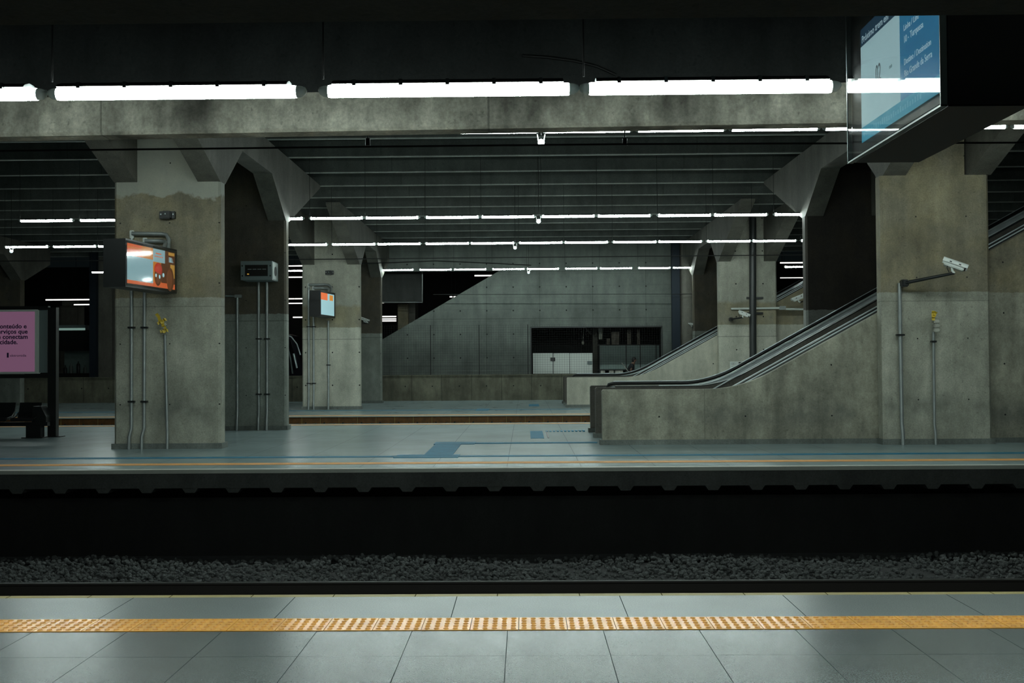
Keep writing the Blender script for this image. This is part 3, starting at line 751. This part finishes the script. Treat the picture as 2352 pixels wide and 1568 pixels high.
con = [('white_panel', 't_white', 0, .53, .09, .70), ('header', 't_orange', 0, .30, .70, 1), ('header', 't_amber', .30, .53, .70, 1), ('footer', 't_orange', 0, .53, 0, .09),
       ('header_line', 't_yellow', 0, .53, .90, .915, .003), ('photo', 't_amber', .53, .70, 0, .68), ('photo', 't_brown', .70, 1, 0, 1), ('caption_panel', 't_white', .53, .78, .66, 1, .003),
       ('photo', 't_yellow', .90, .995, .30, .66, .002), ('photo', 't_orange', .53, 1, 0, .14, .002), ('photo', 't_yellow', .86, .99, .90, .98, .003)]
pn = P(287, 600, 19.15); pf = P(405, 600, 21.15)
zb = P(287, 658, 19.15).z; zt = P(287, 547, 19.15).z
e, W, (u0, u1, v0, v1), dx = tv((pn.x, pn.y), (pf.x, pf.y), zb, zt, .42, 'big advertising screen in a black box, bracketed to the left pier', con, None)
uu = lambda a: u0 + (u1 - u0) * a
vv = lambda a: v0 + (v1 - v0) * a
def tvtext(s, a, b, size, mat, xs=2.0):
    text(s, size, MAT[mat], e, W(uu(a), .004, vv(b)), dx, (0, 0, 1), xs=xs)
m = MB()
m.ball(W(uu(.64), .0, vv(.47)), .12, 3, (.35, 1.6, 1.1)).build('red_figure', MAT['t_red'], e)
m = MB().ball(W(uu(.63), .0, vv(.30)), .10, 3, (.35, 1.7, 1.9)); m.build('red_figure', MAT['t_brown'], e)
for a, b in ((.565, .30), (.635, .28), (.72, .34)):
    MB().ball(W(uu(a), .03, vv(b)), .035, 2, (.3, 1.2, 1.2)).build('white_mark', MAT['t_white'], e)
MB().ball(W(uu(.90), .0, vv(.25)), .10, 3, (.3, 2.0, 2.4)).build('dark_figure', MAT['t_brown'], e)
m = MB()
for i, (a, b, c_) in enumerate(((.58, .70, .87), (.56, .74, .79))):
    for k in range(7):
        aa = a + (b - a) * k / 7; p0 = W(uu(aa), .003, vv(c_)); p1 = W(uu(aa + .012), .006, vv(c_ + .03))
        m.box(min(p0.x, p1.x), max(p0.x, p1.x), min(p0.y, p1.y), max(p0.y, p1.y), min(p0.z, p1.z), max(p0.z, p1.z))
m.build('caption_text', MAT['t_orange'], e)
m = MB()
for k in range(4):
    p0 = W(uu(.86), .003, vv(.72 + k * .035)); p1 = W(uu(.96 - .01 * k), .008, vv(.735 + k * .035))
    m.box(min(p0.x, p1.x), max(p0.x, p1.x), min(p0.y, p1.y), max(p0.y, p1.y), min(p0.z, p1.z), max(p0.z, p1.z))
m.build('caption_text', MAT['t_white'], e)
g = NT('screen_glass'); g.put('Roughness', .05); g.put('Transmission Weight', 1.0); g.put('IOR', 1.45)
mm = MB(); vs = [W(u, d, v) for v in (.03, zt - zb - .03) for d in (.02, .024) for u in (.02, (pf - pn).length - .03)]
mm.add(vs, [(0, 2, 3, 1), (4, 5, 7, 6), (0, 1, 5, 4), (2, 6, 7, 3), (0, 4, 6, 2), (1, 3, 7, 5)]).build('cover_glass', g.m, e)
def bracket(x0, y0, xm, ym, x1, y1, Y, Yf, r, e):
    z0 = P(x0, y0, Y)
    MB().bbox(z0.x - .04, z0.x + .04, Y - .03, Y + .03, P(x0, y0 + 12 * 21.4 / Y, Y).z, P(x0, y0 - 7 * 21.4 / Y, Y).z, .01).build('wall_plate', MAT['white'], e)
    a = P(x0, y0, Y - .06); b = P(xm, ym, Y - .06); c_ = P(x1, y1, Yf)
    k1 = b.lerp(Vector((c_.x, b.y, b.z)), .6); k1.z -= .02
    pts = [a, b, k1, Vector((c_.x, (b.y + c_.y) / 2, b.z - abs(b.z - c_.z) * .35)), c_]
    MB().tube(pts, r, 10).build('bracket_arm', MAT['galv'], e)
bracket(303, 536, 372, 537, 386, 575, 21.36, 21.2, .04, e)
bracket(333, 553, 365, 553, 375, 572, 21.36, 21.0, .04, e)
pn = P(735.5, 690, 37.6); pf = P(769, 690, 39.3); zb = P(735, 726, 37.6).z; zt = P(735, 666, 37.6).z
con2 = [('white_panel', 't_white', 0, .5, 0, .68), ('header', 't_orange', 0, .5, .68, 1), ('photo', 't_white', .5, 1, 0, 1), ('photo', 't_amber', .65, .9, .70, .95, .003)]
e, W, *_ = tv((pn.x, pn.y), (pf.x, pf.y), zb, zt, .40, 'smaller-looking screen in a black box on the far platform pier', con2, None)
bracket(709, 654, 745, 653, 760, 674, 39.56, 39.3, .045, e)
bracket(720, 661, 742, 661, 754, 672, 39.56, 39.1, .045, e)

# ================================================================ CABINET
yb_ = 27.3; yf = 26.62
a = P(553, 643, yf); b = P(625, 599, yf)
e = empty('equipment_cabinet', ((a.x + b.x) / 2, 27, a.z), 'grey metal cabinet with a dark window, mounted high on the shaded left pier', 'cabinet')
MB().bbox(a.x, b.x, yf + .03, yb_ - .02, a.z, b.z, .01).build('body', MAT['grey'], e)
wq, hq = b.x - a.x, b.z - a.z
fr = MB()
fr.box(a.x, b.x, yf, yf + .03, a.z, a.z + hq * .2).box(a.x, b.x, yf, yf + .03, b.z - hq * .2, b.z).box(a.x, a.x + wq * .13, yf, yf + .03, a.z + hq * .2, b.z - hq * .2).box(b.x - wq * .14, b.x, yf, yf + .03, a.z + hq * .2, b.z - hq * .2)
fr.build('door_frame', MAT['grey'], e)
MB().box(a.x + wq * .13, b.x - wq * .14, yf + .012, yf + .02, a.z + hq * .2, b.z - hq * .2).build('door_window', MAT['rubber'], e)
m = MB()
for k in range(4): m.box(a.x + wq * (.22 + k * .155), a.x + wq * (.34 + k * .155), yf + .008, yf + .012, a.z + hq * .56, a.z + hq * .58)
m.build('indicator', MAT['steel'], e)
MB().box(a.x + wq * .20, a.x + wq * .26, yf + .008, yf + .012, a.z + hq * .29, a.z + hq * .34).build('indicator', MAT['t_yellow'], e, label='small amber light')
for fx in (.05, .94):
    for fz in (.22, .75): MB().ball((a.x + wq * fx, yf, a.z + hq * fz), .02, 2).build('screw', MAT['rubber'], e)
m = MB().box(b.x - .002, b.x + .006, yf + .08, yb_ - .08, a.z + .03, b.z - .03); m.build('side_panel', MAT['galv'], e)
MB().tube([(b.x, 26.95, (a.z + b.z) / 2), (b.x + .014, 26.95, (a.z + b.z) / 2)], .12, 20).build('fan', MAT['rubber'], e)

# ================================================================ PINK PANEL AND BENCH
Yp = 25.2
def px(x, Y=Yp): return P(x, 840, Y).x
def pz(x, y, Y=Yp): return P(x, y, Y).z
e = empty('advertising_stand', (px(0), Yp, 0), 'pink advertising panel in a black steel frame at the left edge', 'advertising panel')
for x0, x1 in ((112, 131), (-150, -131)):
    MB().box(px(x0), px(x1), Yp - .06, Yp + .10, 0, pz(120, 706)).build('post', MAT['black'], e)
    MB().box(px(x0) - .10, px(x1) + .13, Yp - .12, Yp + .16, 0, .018).build('foot_plate', MAT['black'], e)
MB().box(px(-131), px(112), Yp - .04, Yp + .08, pz(60, 712), pz(60, 703)).build('rail', MAT['black'], e)
MB().box(px(-131), px(112), Yp - .04, Yp + .08, pz(60, 868), pz(60, 859)).build('rail', MAT['black'], e)
xa_, xb2, za, zb2 = px(-112), px(90), pz(60, 858), pz(60, 711)
MB().bbox(xa_, xb2, Yp - .06, Yp + .08, za, zb2, .012).build('panel_frame', MAT['pframe'] if 'pframe' in MAT else MAT['white'], e)
MAT['pink'] = emi('pink_poster', (.27, .125, .215), .46)
MB().box(xa_ + .06, xb2 - .08, Yp - .066, Yp - .06, za + .05, zb2 - .05).build('poster', MAT['pink'], e)
MB().box(xb2, px(108), Yp, Yp + .03, za + .02, zb2).build('side_glass', MAT['grey'], e)
MAT['ink'] = plain('navy_ink', (.03, .02, .09), .6)
for s, xx, yy in (('Conteúdo e', -8, 754), ('serviços que', -8, 766), ('se conectam', -8, 778), ('à cidade.', -8, 790)):
    text(s, .145, MAT['ink'], e, (px(xx), Yp - .07, pz(30, yy)), (1, 0, 0), (0, 0, 1), xs=1.06, bold=.0035)
text('eletromidia', .085, MAT['ink'], e, (px(26), Yp - .07, pz(30, 819)), (1, 0, 0), (0, 0, 1))
MB().box(px(19), px(23), Yp - .07, Yp - .066, pz(20, 821), pz(20, 810)).build('emblem', MAT['ink'], e)
# bench
Yb = 24.9
e = empty('platform_bench', (px(20, Yb), Yb, 0), 'glossy black moulded bench seats under the pink panel', 'bench')
def seat(cx):
    m = MB(); w2 = .26
    prof = [(-.22, .40), (-.20, .45), (.0, .425), (.14, .44), (.22, .56), (.27, .80), (.25, .82), (.19, .60), (.12, .47), (0, .455), (-.2, .48), (-.235, .44)]
    m.prism([(Yb + p[0], p[1]) for p in prof][0:12], 0, cx - w2, cx + w2)
    m.tube([(cx - w2, Yb - .2, .46), (cx - w2 - .01, Yb + .05, .50), (cx - w2 + .02, Yb + .22, .62), (cx - w2 + .04, Yb + .26, .80), (cx + w2 - .04, Yb + .26, .80), (cx + w2 - .02, Yb + .22, .62), (cx + w2 + .01, Yb + .05, .50), (cx + w2, Yb - .2, .46)], .02, 8)
    m.build('seat', MAT['satin'], e)
for i in range(4): seat(px(60, Yb) - i * .62)
MB().box(px(-150, Yb), px(112, Yb), Yb - .07, Yb + .07, .28, .37).build('beam', MAT['black'], e)
m = MB().prism([(px(75, Yb), .37), (px(108, Yb), .37), (px(108, Yb), .50), (px(96, Yb), .74), (px(78, Yb), .74)], 1, Yb - .05, Yb + .25); m.build('end_arm', MAT['satin'], e)
for x0 in (64, -110):
    MB().box(px(x0, Yb), px(x0 + 34, Yb), Yb - .1, Yb + .1, .015, .30).build('leg', MAT['black'], e)
    MB().box(px(x0 - 8, Yb), px(x0 + 40, Yb), Yb - .15, Yb + .15, 0, .02).build('foot_plate', MAT['black'], e)

# ================================================================ KIOSK BEHIND THE BACK WALL
struct('wall_kiosk', MB().box(KX0 - .5, KX1 + .5, 53.5, 53.6, 0, 4), MAT['pitwall'])
Yk = 50.0
m = MB().box(KX0 - .04, KX1 + .04, Yw - .03, Yw, KZ1 - .04, KZ1 + .03).box(KX0 - .05, KX0, Yw - .03, Yw, KZ0, KZ1).box(KX1, KX1 + .05, Yw - .03, Yw, KZ0, KZ1)
tag(m.build('window_frame', MAT['pipe_dark']), 'thin steel frame around the kiosk window in the back wall', 'window frame')
e = empty('white_counter', (P(1290, 850, Yk).x, Yk, 1.1), 'white panelled counter with a small black sign inside the kiosk window', 'counter')
for x0, x1 in ((1224, 1270), (1271.5, 1308), (1309, 1361)):
    MB().bbox(P(x0, 850, Yk).x, P(x1, 850, Yk).x, Yk, Yk + .06, P(x0, 858, Yk).z, P(x0, 811, Yk).z, .006).build('panel', MAT['kwhite'] if 'kwhite' in MAT else MAT['white'], e)
MB().box(P(1258, 0, Yk).x, P(1269, 0, Yk).x, Yk - .02, Yk, P(1260, 829, Yk).z, P(1260, 821, Yk).z).build('sign', MAT['rubber'], e)
MB().box(P(1342, 0, Yk).x, P(1353, 0, Yk).x, Yk - .02, Yk, P(1350, 837, Yk).z, P(1350, 829, Yk).z).build('notice', MAT['grey'], e)
MB().box(P(1224, 0, Yk).x, P(1361, 0, Yk).x, Yk, Yk + .6, 0, P(1290, 858, Yk).z).build('base', MAT['black'], e)
# glazed screen
Yg = 50.9
MAT['greenish'] = plain('grey_green_board', (.17, .23, .215), .5, var=.1)
e = empty('glazed_partition', (P(1440, 850, Yg).x, Yg, 0), 'grey-green boarded partition with black frame right of the white counter', 'partition')
gx = [1370, 1431, 1463, 1499, 1507]
for x0, x1 in zip(gx, gx[1:]):
    MB().box(P(x0 + .6, 0, Yg).x, P(x1 - .6, 0, Yg).x, Yg, Yg + .03, P(x0, 848, Yg).z, P(x0, 793, Yg).z).build('board', MAT['greenish'], e)
for x0 in gx: MB().box(P(x0 - 1, 0, Yg).x, P(x0 + 1, 0, Yg).x, Yg - .03, Yg + .05, 0, P(x0, 791, Yg).z).build('mullion', MAT['black'], e)
for y in (792, 849): MB().box(P(1365, 0, Yg).x, P(1509, 0, Yg).x, Yg - .03, Yg + .05, P(1430, y + 1, Yg).z, P(1430, y - 1, Yg).z).build('rail', MAT['black'], e)
# inner column, hanging things
m = MB().box(P(1355, 0, 51.5).x, P(1366, 0, 51.5).x, 51.5, 51.8, 0, 3.5)
m.tube([P(1358, 768, 51.4), P(1344, 752, 51.4)], .04, 6).tube([P(1364, 768, 51.4), P(1374, 752, 51.4)], .04, 6)
tag(m.build('kiosk_post', MAT['rib']), 'thin post with two braces behind the white counter', 'post')
def cloth(x0, x1, y0, y1, lab, mat='pale', Y=50.6):
    m = MB(); n = 9; a, b = P(x0, y0, Y), P(x1, y1, Y)
    vs = []
    for j in range(6):
        for i in range(n):
            u, v = i / (n - 1), j / 5
            vs.append((a.x + (b.x - a.x) * (u * (1 - .12 * v) + .06 * v), Y + .05 * math.sin(u * 9 + v), a.z + (b.z - a.z) * v))
    fs = [(j * n + i, j * n + i + 1, (j + 1) * n + i + 1, (j + 1) * n + i) for j in range(5) for i in range(n - 1)]
    k = len(vs); vs2 = [(x, y + .03, z) for x, y, z in vs]
    m.add(vs + vs2, fs + [tuple(k + q for q in f[::-1]) for f in fs], True)
    tag(m.build('hanging_cloth', MAT[mat]), lab, 'cloth', 'cloths hanging in the kiosk window')
cloth(1375, 1384, 753, 779, 'bright crumpled cloth hanging highest beside the kiosk post')
cloth(1393, 1401, 777, 791, 'small pale cloth hanging low, left of the wide brown one', 'rag')if False else None
MAT['rag'] = plain('brownish_cloth', (.17, .15, .125), .8, var=.3)
cloth(1393, 1401, 777, 791, 'small pale cloth hanging low, left of the wide brown one', 'rag')
cloth(1404, 1423, 762, 791, 'wide brownish cloth hanging in the middle of the kiosk window', 'rag')
cloth(1440, 1450, 757, 791, 'twisted pale cloth hanging right of the wide brown one', 'rag')
cloth(1463, 1470, 756, 791, 'narrow pale cloth, rightmost in the kiosk window', 'rag')
for x0, x1, lab in ((1372, 1382, 'small white box under the partition, leftmost'), (1392, 1402, 'small pale box under the partition, middle'), (1405, 1423, 'wide pale box under the partition, rightmost')):
    tag(MB().bbox(P(x0, 0, 50.4).x, P(x1, 0, 50.4).x, 50.3, 50.6, 0, P(x0, 851, 50.4).z, .01).build('storage_box', MAT['pale']), lab, 'box', 'pale boxes under the partition')
tag(MB().tube([P(1341, 752, 50.5), P(1339, 785, 50.5)], .01, 5).ball(P(1339, 787, 50.5), .07, 2, (1, 1, 1.3)).build('hanging_plug', MAT['pale']), 'pale plug hanging on a cord in the dark kiosk opening', 'plug')
# mesh fence in front of the back wall
m = MB(); xf0, xf1 = P(876, 0, 48.5).x, P(1512, 0, 48.5).x; zf = P(1000, 748, 48.5).z
n = int((xf1 - xf0) / .11)
for i in range(n + 1):
    x = xf0 + i * .11; m.box(x - .0025, x + .0025, 48.2, 48.207, 1.16, zf)
for i in range(22):
    z = 1.18 + i * .105 if i < 21 else zf
    if z <= zf: m.box(xf0, xf1, 48.195, 48.2, z - .0025, z + .0025)
e = empty('mesh_fence', (0, 48.2, 1.16), 'fine dark wire mesh fence standing on the low wall at the back', 'fence')
m.build('mesh', MAT['cable'], e)
for i in range(4):
    x = xf0 + 6.6 * i / 3; MB().box(x - .02, x + .02, 48.18, 48.22, 1.16, zf + .02).build('post', MAT['cable'], e)

# ---------------------------------------------------------------- person
def skin_body(name, joints, edges, mat, parent, sub=2):
    me = bpy.data.meshes.new(name); o0 = wloc(parent) if parent else Vector((0, 0, 0))
    me.from_pydata([tuple(Vector(j[0]) - o0) for j in joints], edges, [])
    o = bpy.data.objects.new(name, me); C.objects.link(o); o.parent = parent
    md = o.modifiers.new('skin', 'SKIN'); md.use_smooth_shade = True
    for i, j in enumerate(joints): me.skin_vertices[0].data[i].radius = (j[1], j[1] if len(j) < 3 else j[2])
    me.skin_vertices[0].data[0].use_root = True
    o.modifiers.new('sub', 'SUBSURF').levels = sub; o.modifiers['sub'].render_levels = sub
    dg = bpy.context.evaluated_depsgraph_get(); m2 = bpy.data.meshes.new_from_object(o.evaluated_get(dg))
    o.modifiers.clear(); o.data = m2; m2.materials.clear(); m2.materials.append(mat)
    for p in m2.polygons: p.use_smooth = True
    return o
Yq = 49.75
hd = P(1457, 827, Yq); sx0 = hd.x
pp = empty('person', (sx0 - .15, Yq, 0), 'dark-haired person in a dark shirt leaning forward, holding a stick, in the kiosk', 'person')
hx, hz = hd.x, hd.z
J = [((hx - .30, Yq, hz - .90), .15, .17), ((hx - .25, Yq, hz - .66), .14, .16), ((hx - .15, Yq, hz - .34), .16, .19), ((hx - .07, Yq, hz - .17), .075, .11),   # pelvis, waist, chest, neck base
     ((hx - .03, Yq, hz - .10), .055, .055), ((hx + .01, Yq, hz - .02), .085, .08), ((hx + .015, Yq, hz + .06), .085, .08),
     ((hx - .13, Yq - .20, hz - .26), .06), ((hx - .20, Yq - .24, hz - .52), .048), ((hx - .10, Yq - .22, hz - .72), .036), ((hx - .06, Yq - .21, hz - .78), .03),
     ((hx - .13, Yq + .20, hz - .26), .06), ((hx - .02, Yq + .22, hz - .52), .048), ((hx + .14, Yq + .18, hz - .62), .036), ((hx + .19, Yq + .16, hz - .63), .03),
     ((hx - .28, Yq - .10, hz - 1.05), .10), ((hx - .20, Yq - .11, hz - 1.38), .07), ((hx - .30, Yq - .11, 0.04), .05),
     ((hx - .28, Yq + .10, hz - 1.05), .10), ((hx - .16, Yq + .11, hz - 1.38), .07), ((hx - .22, Yq + .11, 0.04), .05)]
E = [(0, 1), (1, 2), (2, 3), (3, 4), (4, 5), (5, 6), (2, 7), (7, 8), (8, 9), (9, 10), (2, 11), (11, 12), (12, 13), (13, 14), (0, 15), (15, 16), (16, 17), (0, 18), (18, 19), (19, 20)]
skin_body('body', J, E, MAT['skin'], pp)
JS = [(Vector(j[0]), *(r * 1.32 for r in j[1:])) for j in J[:4]] + [((J[7][0]), .095), ((J[7][0][0] - .05, J[7][0][1] - .03, J[7][0][2] - .14), .08), ((J[11][0]), .095), ((J[11][0][0] + .04, J[11][0][1] + .02, J[11][0][2] - .14), .08)]
JS[3] = (JS[3][0] - Vector((.01, 0, .005)), .085, .125)
skin_body('shirt', JS, [(0, 1), (1, 2), (2, 3), (2, 4), (4, 5), (2, 6), (6, 7)], MAT['shirt'], pp)
JT = [((hx - .30, Yq, hz - .95), .17, .19)] + [(j[0], j[1] * 1.4) for j in J[15:21]]
skin_body('trousers', JT, [(0, 1), (1, 2), (2, 3), (0, 4), (4, 5), (5, 6)], MAT['trousers'], pp)
MB().ball((hx - .012, Yq, hz + .07), .098, 3, (1.0, .92, .8)).ball((hx - .05, Yq, hz + .0), .085, 3, (.8, .98, 1.25)).build('hair', MAT['hair'], pp)
MB().ball((hx + .105, Yq, hz + .0), .018, 2, (1.2, .7, 1)).build('nose', MAT['skin'], pp)
for s in (-1, 1):
    MB().ball((hx + .08, Yq + s * .035, hz + .025), .012, 2).build('eye', MAT['hair'], pp)
    MB().ball((hx - .0, Yq + s * .088, hz + .0), .022, 2, (.7, .4, 1)).build('ear', MAT['skin'], pp)
MB().box(hx + .085, hx + .098, Yq - .022, Yq + .022, hz - .052, hz - .044).build('mouth', MAT['rag'], pp)
for hand, sy_ in ((J[10][0], -1), (J[14][0], 1)):
    h = Vector(hand); m = MB().ball(h, .036, 2, (1.2, .6, 1))
    for k in range(4):
        dz = .022 - k * .015; L_ = (.07, .078, .072, .058)[k]
        m.tube([h + Vector((.02, 0, dz)), h + Vector((.02 + L_ * .5, sy_ * .012, dz - .008)), h + Vector((.02 + L_ * .7, sy_ * -.01, dz - .025))], [.0095, .009, .007], 6)
    m.tube([h + Vector((0, -sy_ * .02, .01)), h + Vector((.025, -sy_ * .04, .02)), h + Vector((.045, -sy_ * .035, .02))], [.011, .01, .008], 6)
    m.build('hand', MAT['skin'], pp)
s0, s1 = P(1428, 833, Yq - .25), P(1447, 858, Yq - .25)
tag(MB().tube([s0, s1, s1 + (s1 - s0) * .9], .016, 8).build('broom_handle', MAT['pale']), 'pale slanted stick held by the person in the kiosk', 'stick')

# ================================================================ BEYOND THE LOW WALL, LEFT
def farlamp(x0, x1, y, Y, label, r=.03, mat='warmtube'):
    a, b = P(x0, y, Y), P(x1, y, Y); b.z = a.z
    e = empty('strip_light', ((a.x + b.x) / 2, Y, a.z), label, 'lamp', 'thin strip lights of the far hall')
    MB().tube([a, b], r, 8).build('lit_tube', MAT[mat], e)
    MB().box(a.x, b.x, Y - .06, Y + .06, a.z + r, a.z + r + .05).build('lamp_tray', MAT['tray'], e)
    MB().tube([(a.x + .1, Y, a.z + r), (a.x + .1, Y, 8.05)], .01, 5).build('suspension_rod', MAT['cable'], e)
farlamp(600, 720, 611, 54, 'strip light highest in the slot between the two left piers')
farlamp(600, 720, 637, 58, 'third strip light down in the slot between the two left piers')
farlamp(600, 720, 686.5, 62, 'fourth strip light down in the slot between the two left piers')
farlamp(600, 720, 697, 66, 'fifth strip light down in the slot between the two left piers')
farlamp(673, 700, 728.5, 60, 'short strip light lowest in the slot, just above the vehicle')
farlamp(105, 208, 688.5, 55, 'longer strip light in the dark hall above the left kiosk')
farlamp(170, 208, 699.5, 58, 'shorter strip light right below the longer one on the left')
farlamp(862, 882, 695, 56, 'short strip light at the left foot of the dark hanging panel')
farlamp(862, 910, 727, 58, 'uppermost of three stacked strip lights right of the shaded pier')
farlamp(862, 910, 732.5, 60, 'middle of three stacked strip lights right of the shaded pier')
farlamp(862, 910, 737, 62, 'lowest of three stacked strip lights right of the shaded pier')
farlamp(947, 953.5, 727, 58, 'tiny strip light right of the distant pier, highest of three')
farlamp(947, 953.5, 732.5, 60, 'tiny strip light right of the distant pier, middle of three')
farlamp(947, 953, 737, 62, 'tiny strip light right of the distant pier, lowest of three')
farlamp(1033, 1039, 681.5, 58, 'left one of two tiny lights above the slanting wall edge')
farlamp(1042, 1048, 681.5, 58, 'right one of two tiny lights above the slanting wall edge')
farlamp(1090, 1131, 633, 54, 'strip light just under the back lamp row at the slanting wall')
farlamp(1792, 1870, 603.5, 54, 'upper strip light right of the far piped pier')
farlamp(1792, 1870, 638, 56, 'lowest thin strip light right of the far piped pier', r=.018)
# distant pier and panel
e = empty('distant_pier', (P(925, 0, 55).x, 55.5, 0), 'distant pier seen in the dark hall above the slanting wall edge', 'pier')
MB().bbox(P(910, 0, 55).x, P(934, 0, 55).x, 55, 55.4, 0, P(920, 697, 55).z, .04).build('shaft', MAT['pier'], e)
MB().box(P(934, 0, 55.4).x, P(950, 0, 55.4).x, 55.4, 57, 0, 5).build('rear_shaft', MAT['rib'], e)
e = empty('hanging_signboard', (P(925, 0, 53).x, 53, 3), 'dark hanging panel edged by a pale conduit, behind the back lamp row', 'panel')
MB().box(P(850, 0, 53).x, P(968, 0, 53).x, 53, 53.15, P(920, 692, 53).z, 8.05).build('board', MAT['slab'], e)
MB().tube([P(878, 694, 52.9), P(970, 694, 52.9), P(970, 600, 52.9)], .04, 8).build('edge_conduit', MAT['galv'], e)
# vehicle
Yv = 53.0
MAT['carpaint'] = plain('black_car_paint', (.015, .014, .02), .12)
MAT['carglass'] = plain('dark_car_glass', (.006, .006, .008), .06)
e = empty('parked_van', (P(660, 0, Yv).x, Yv + .8, 0), 'black vehicle with a sloping windscreen, seen between the left piers', 'van')
def vq(x, y): q = P(x, y, Yv); return (q.x, q.z)
body = [vq(560, 768), vq(650, 765), vq(668, 770), vq(680, 785), vq(693, 840), vq(722, 852), vq(728, 880), vq(728, 912), vq(560, 912)]
MB().prism(body, 1, Yv, Yv + 1.8).build('body', MAT['carpaint'], e)
MB().prism([vq(652, 776), vq(667, 779), vq(687, 846), vq(660, 852)], 1, Yv - .02, Yv).build('side_window', MAT['carglass'], e)
MB().tube([P(640, 766.5, Yv - .05), P(655, 767, Yv - .05), P(669, 773, Yv - .05), P(682, 790, Yv - .05), P(690, 815, Yv - .05)], .035, 8).build('roof_rail', MAT['steel'], e)
MB().tube([P(658, 786, Yv - .05), P(667, 822, Yv - .05), P(672, 858, Yv - .05)], .04, 8).build('door_pillar', MAT['carviolet'] if 'carviolet' in MAT else MAT['grey'], e)
MB().tube([P(674, 812, Yv - .05), P(682, 845, Yv - .05)], .05, 8).build('mirror_strip', MAT['steel'], e)
for x in (600, 712):
    q = P(x, 905, Yv - .02); MB().tube([(q.x, Yv - .05, .33), (q.x, Yv + .15, .33)], .33, 20).build('wheel', MAT['rubber'], e)
# left kiosk
Yn = 54.0
e = empty('snack_kiosk', (P(175, 0, Yn).x, Yn, 0), 'dim kiosk with a lit awning edge beyond the low wall at left', 'kiosk')
MB().box(P(130, 0, Yn).x, P(208, 0, Yn).x, Yn + 1, Yn + 1.1, P(170, 858, Yn).z - .3, P(170, 805, Yn).z).build('counter', MAT['greenish'], e)
MB().box(P(128, 0, Yn).x, P(206, 0, Yn).x, Yn, Yn + .05, P(170, 806, Yn).z, P(170, 760, Yn).z).build('shutter', MAT['black'], e)
MB().box(P(128, 0, Yn).x, P(206, 0, Yn).x, Yn - .5, Yn, P(170, 758, Yn).z, P(170, 747, Yn).z).build('awning', MAT['aw'] if 'aw' in MAT else MAT['grey'], e)
MAT['awlit'] = plain('lit_awning_edge', (.3, .4, .36), .5, emit=.25, ecol=(.5, .8, .7))
MB().box(P(128, 0, Yn).x, P(206, 0, Yn).x, Yn - .53, Yn - .5, P(170, 759, Yn).z, P(170, 754, Yn).z).build('awning_edge', MAT['awlit'], e)
MAT['rag2'] = plain('dim_bottle_plastic', (.10, .12, .11), .4)
MB().box(P(130, 0, Yn).x, P(206, 0, Yn).x, Yn - .2, Yn + .2, 0, P(150, 857, Yn).z).build('counter_base', MAT['black'], e)
for i, x in enumerate((150, 163, 180, 195)):
    q = P(x, 857, Yn); hh = .25 + .1 * (i % 3)
    MB().tube([q, q + Vector((0, 0, hh)), q + Vector((0, 0, hh + .07)), q + Vector((0, 0, hh + .16))], [.09, .09, .035, .03], 12).build('bottle', MAT['rag2'] if i % 2 else MAT['black'], e)
tag(MB().box(P(206, 0, 52).x, P(221, 0, 52).x, 52, 52.3, 0, 8.05).build('steel_post', MAT['bluepost']), 'dark blue-black steel post left of the left screen pier', 'post')
tag(MB().bbox(P(221, 0, 52.6).x, P(256, 0, 52.6).x, 52.6, 53.2, 0, 8.05, .05).build('distant_pier', MAT['rib']), 'dim distant concrete pier just left of the left screen pier', 'pier')
tag(MB().bbox(P(128, 0, 60).x, P(190, 0, 60).x, 60, 60.5, 0, P(150, 690, 60).z, .3).build('rounded_column', MAT['rib']), 'pale rounded column behind the left kiosk awning', 'column')
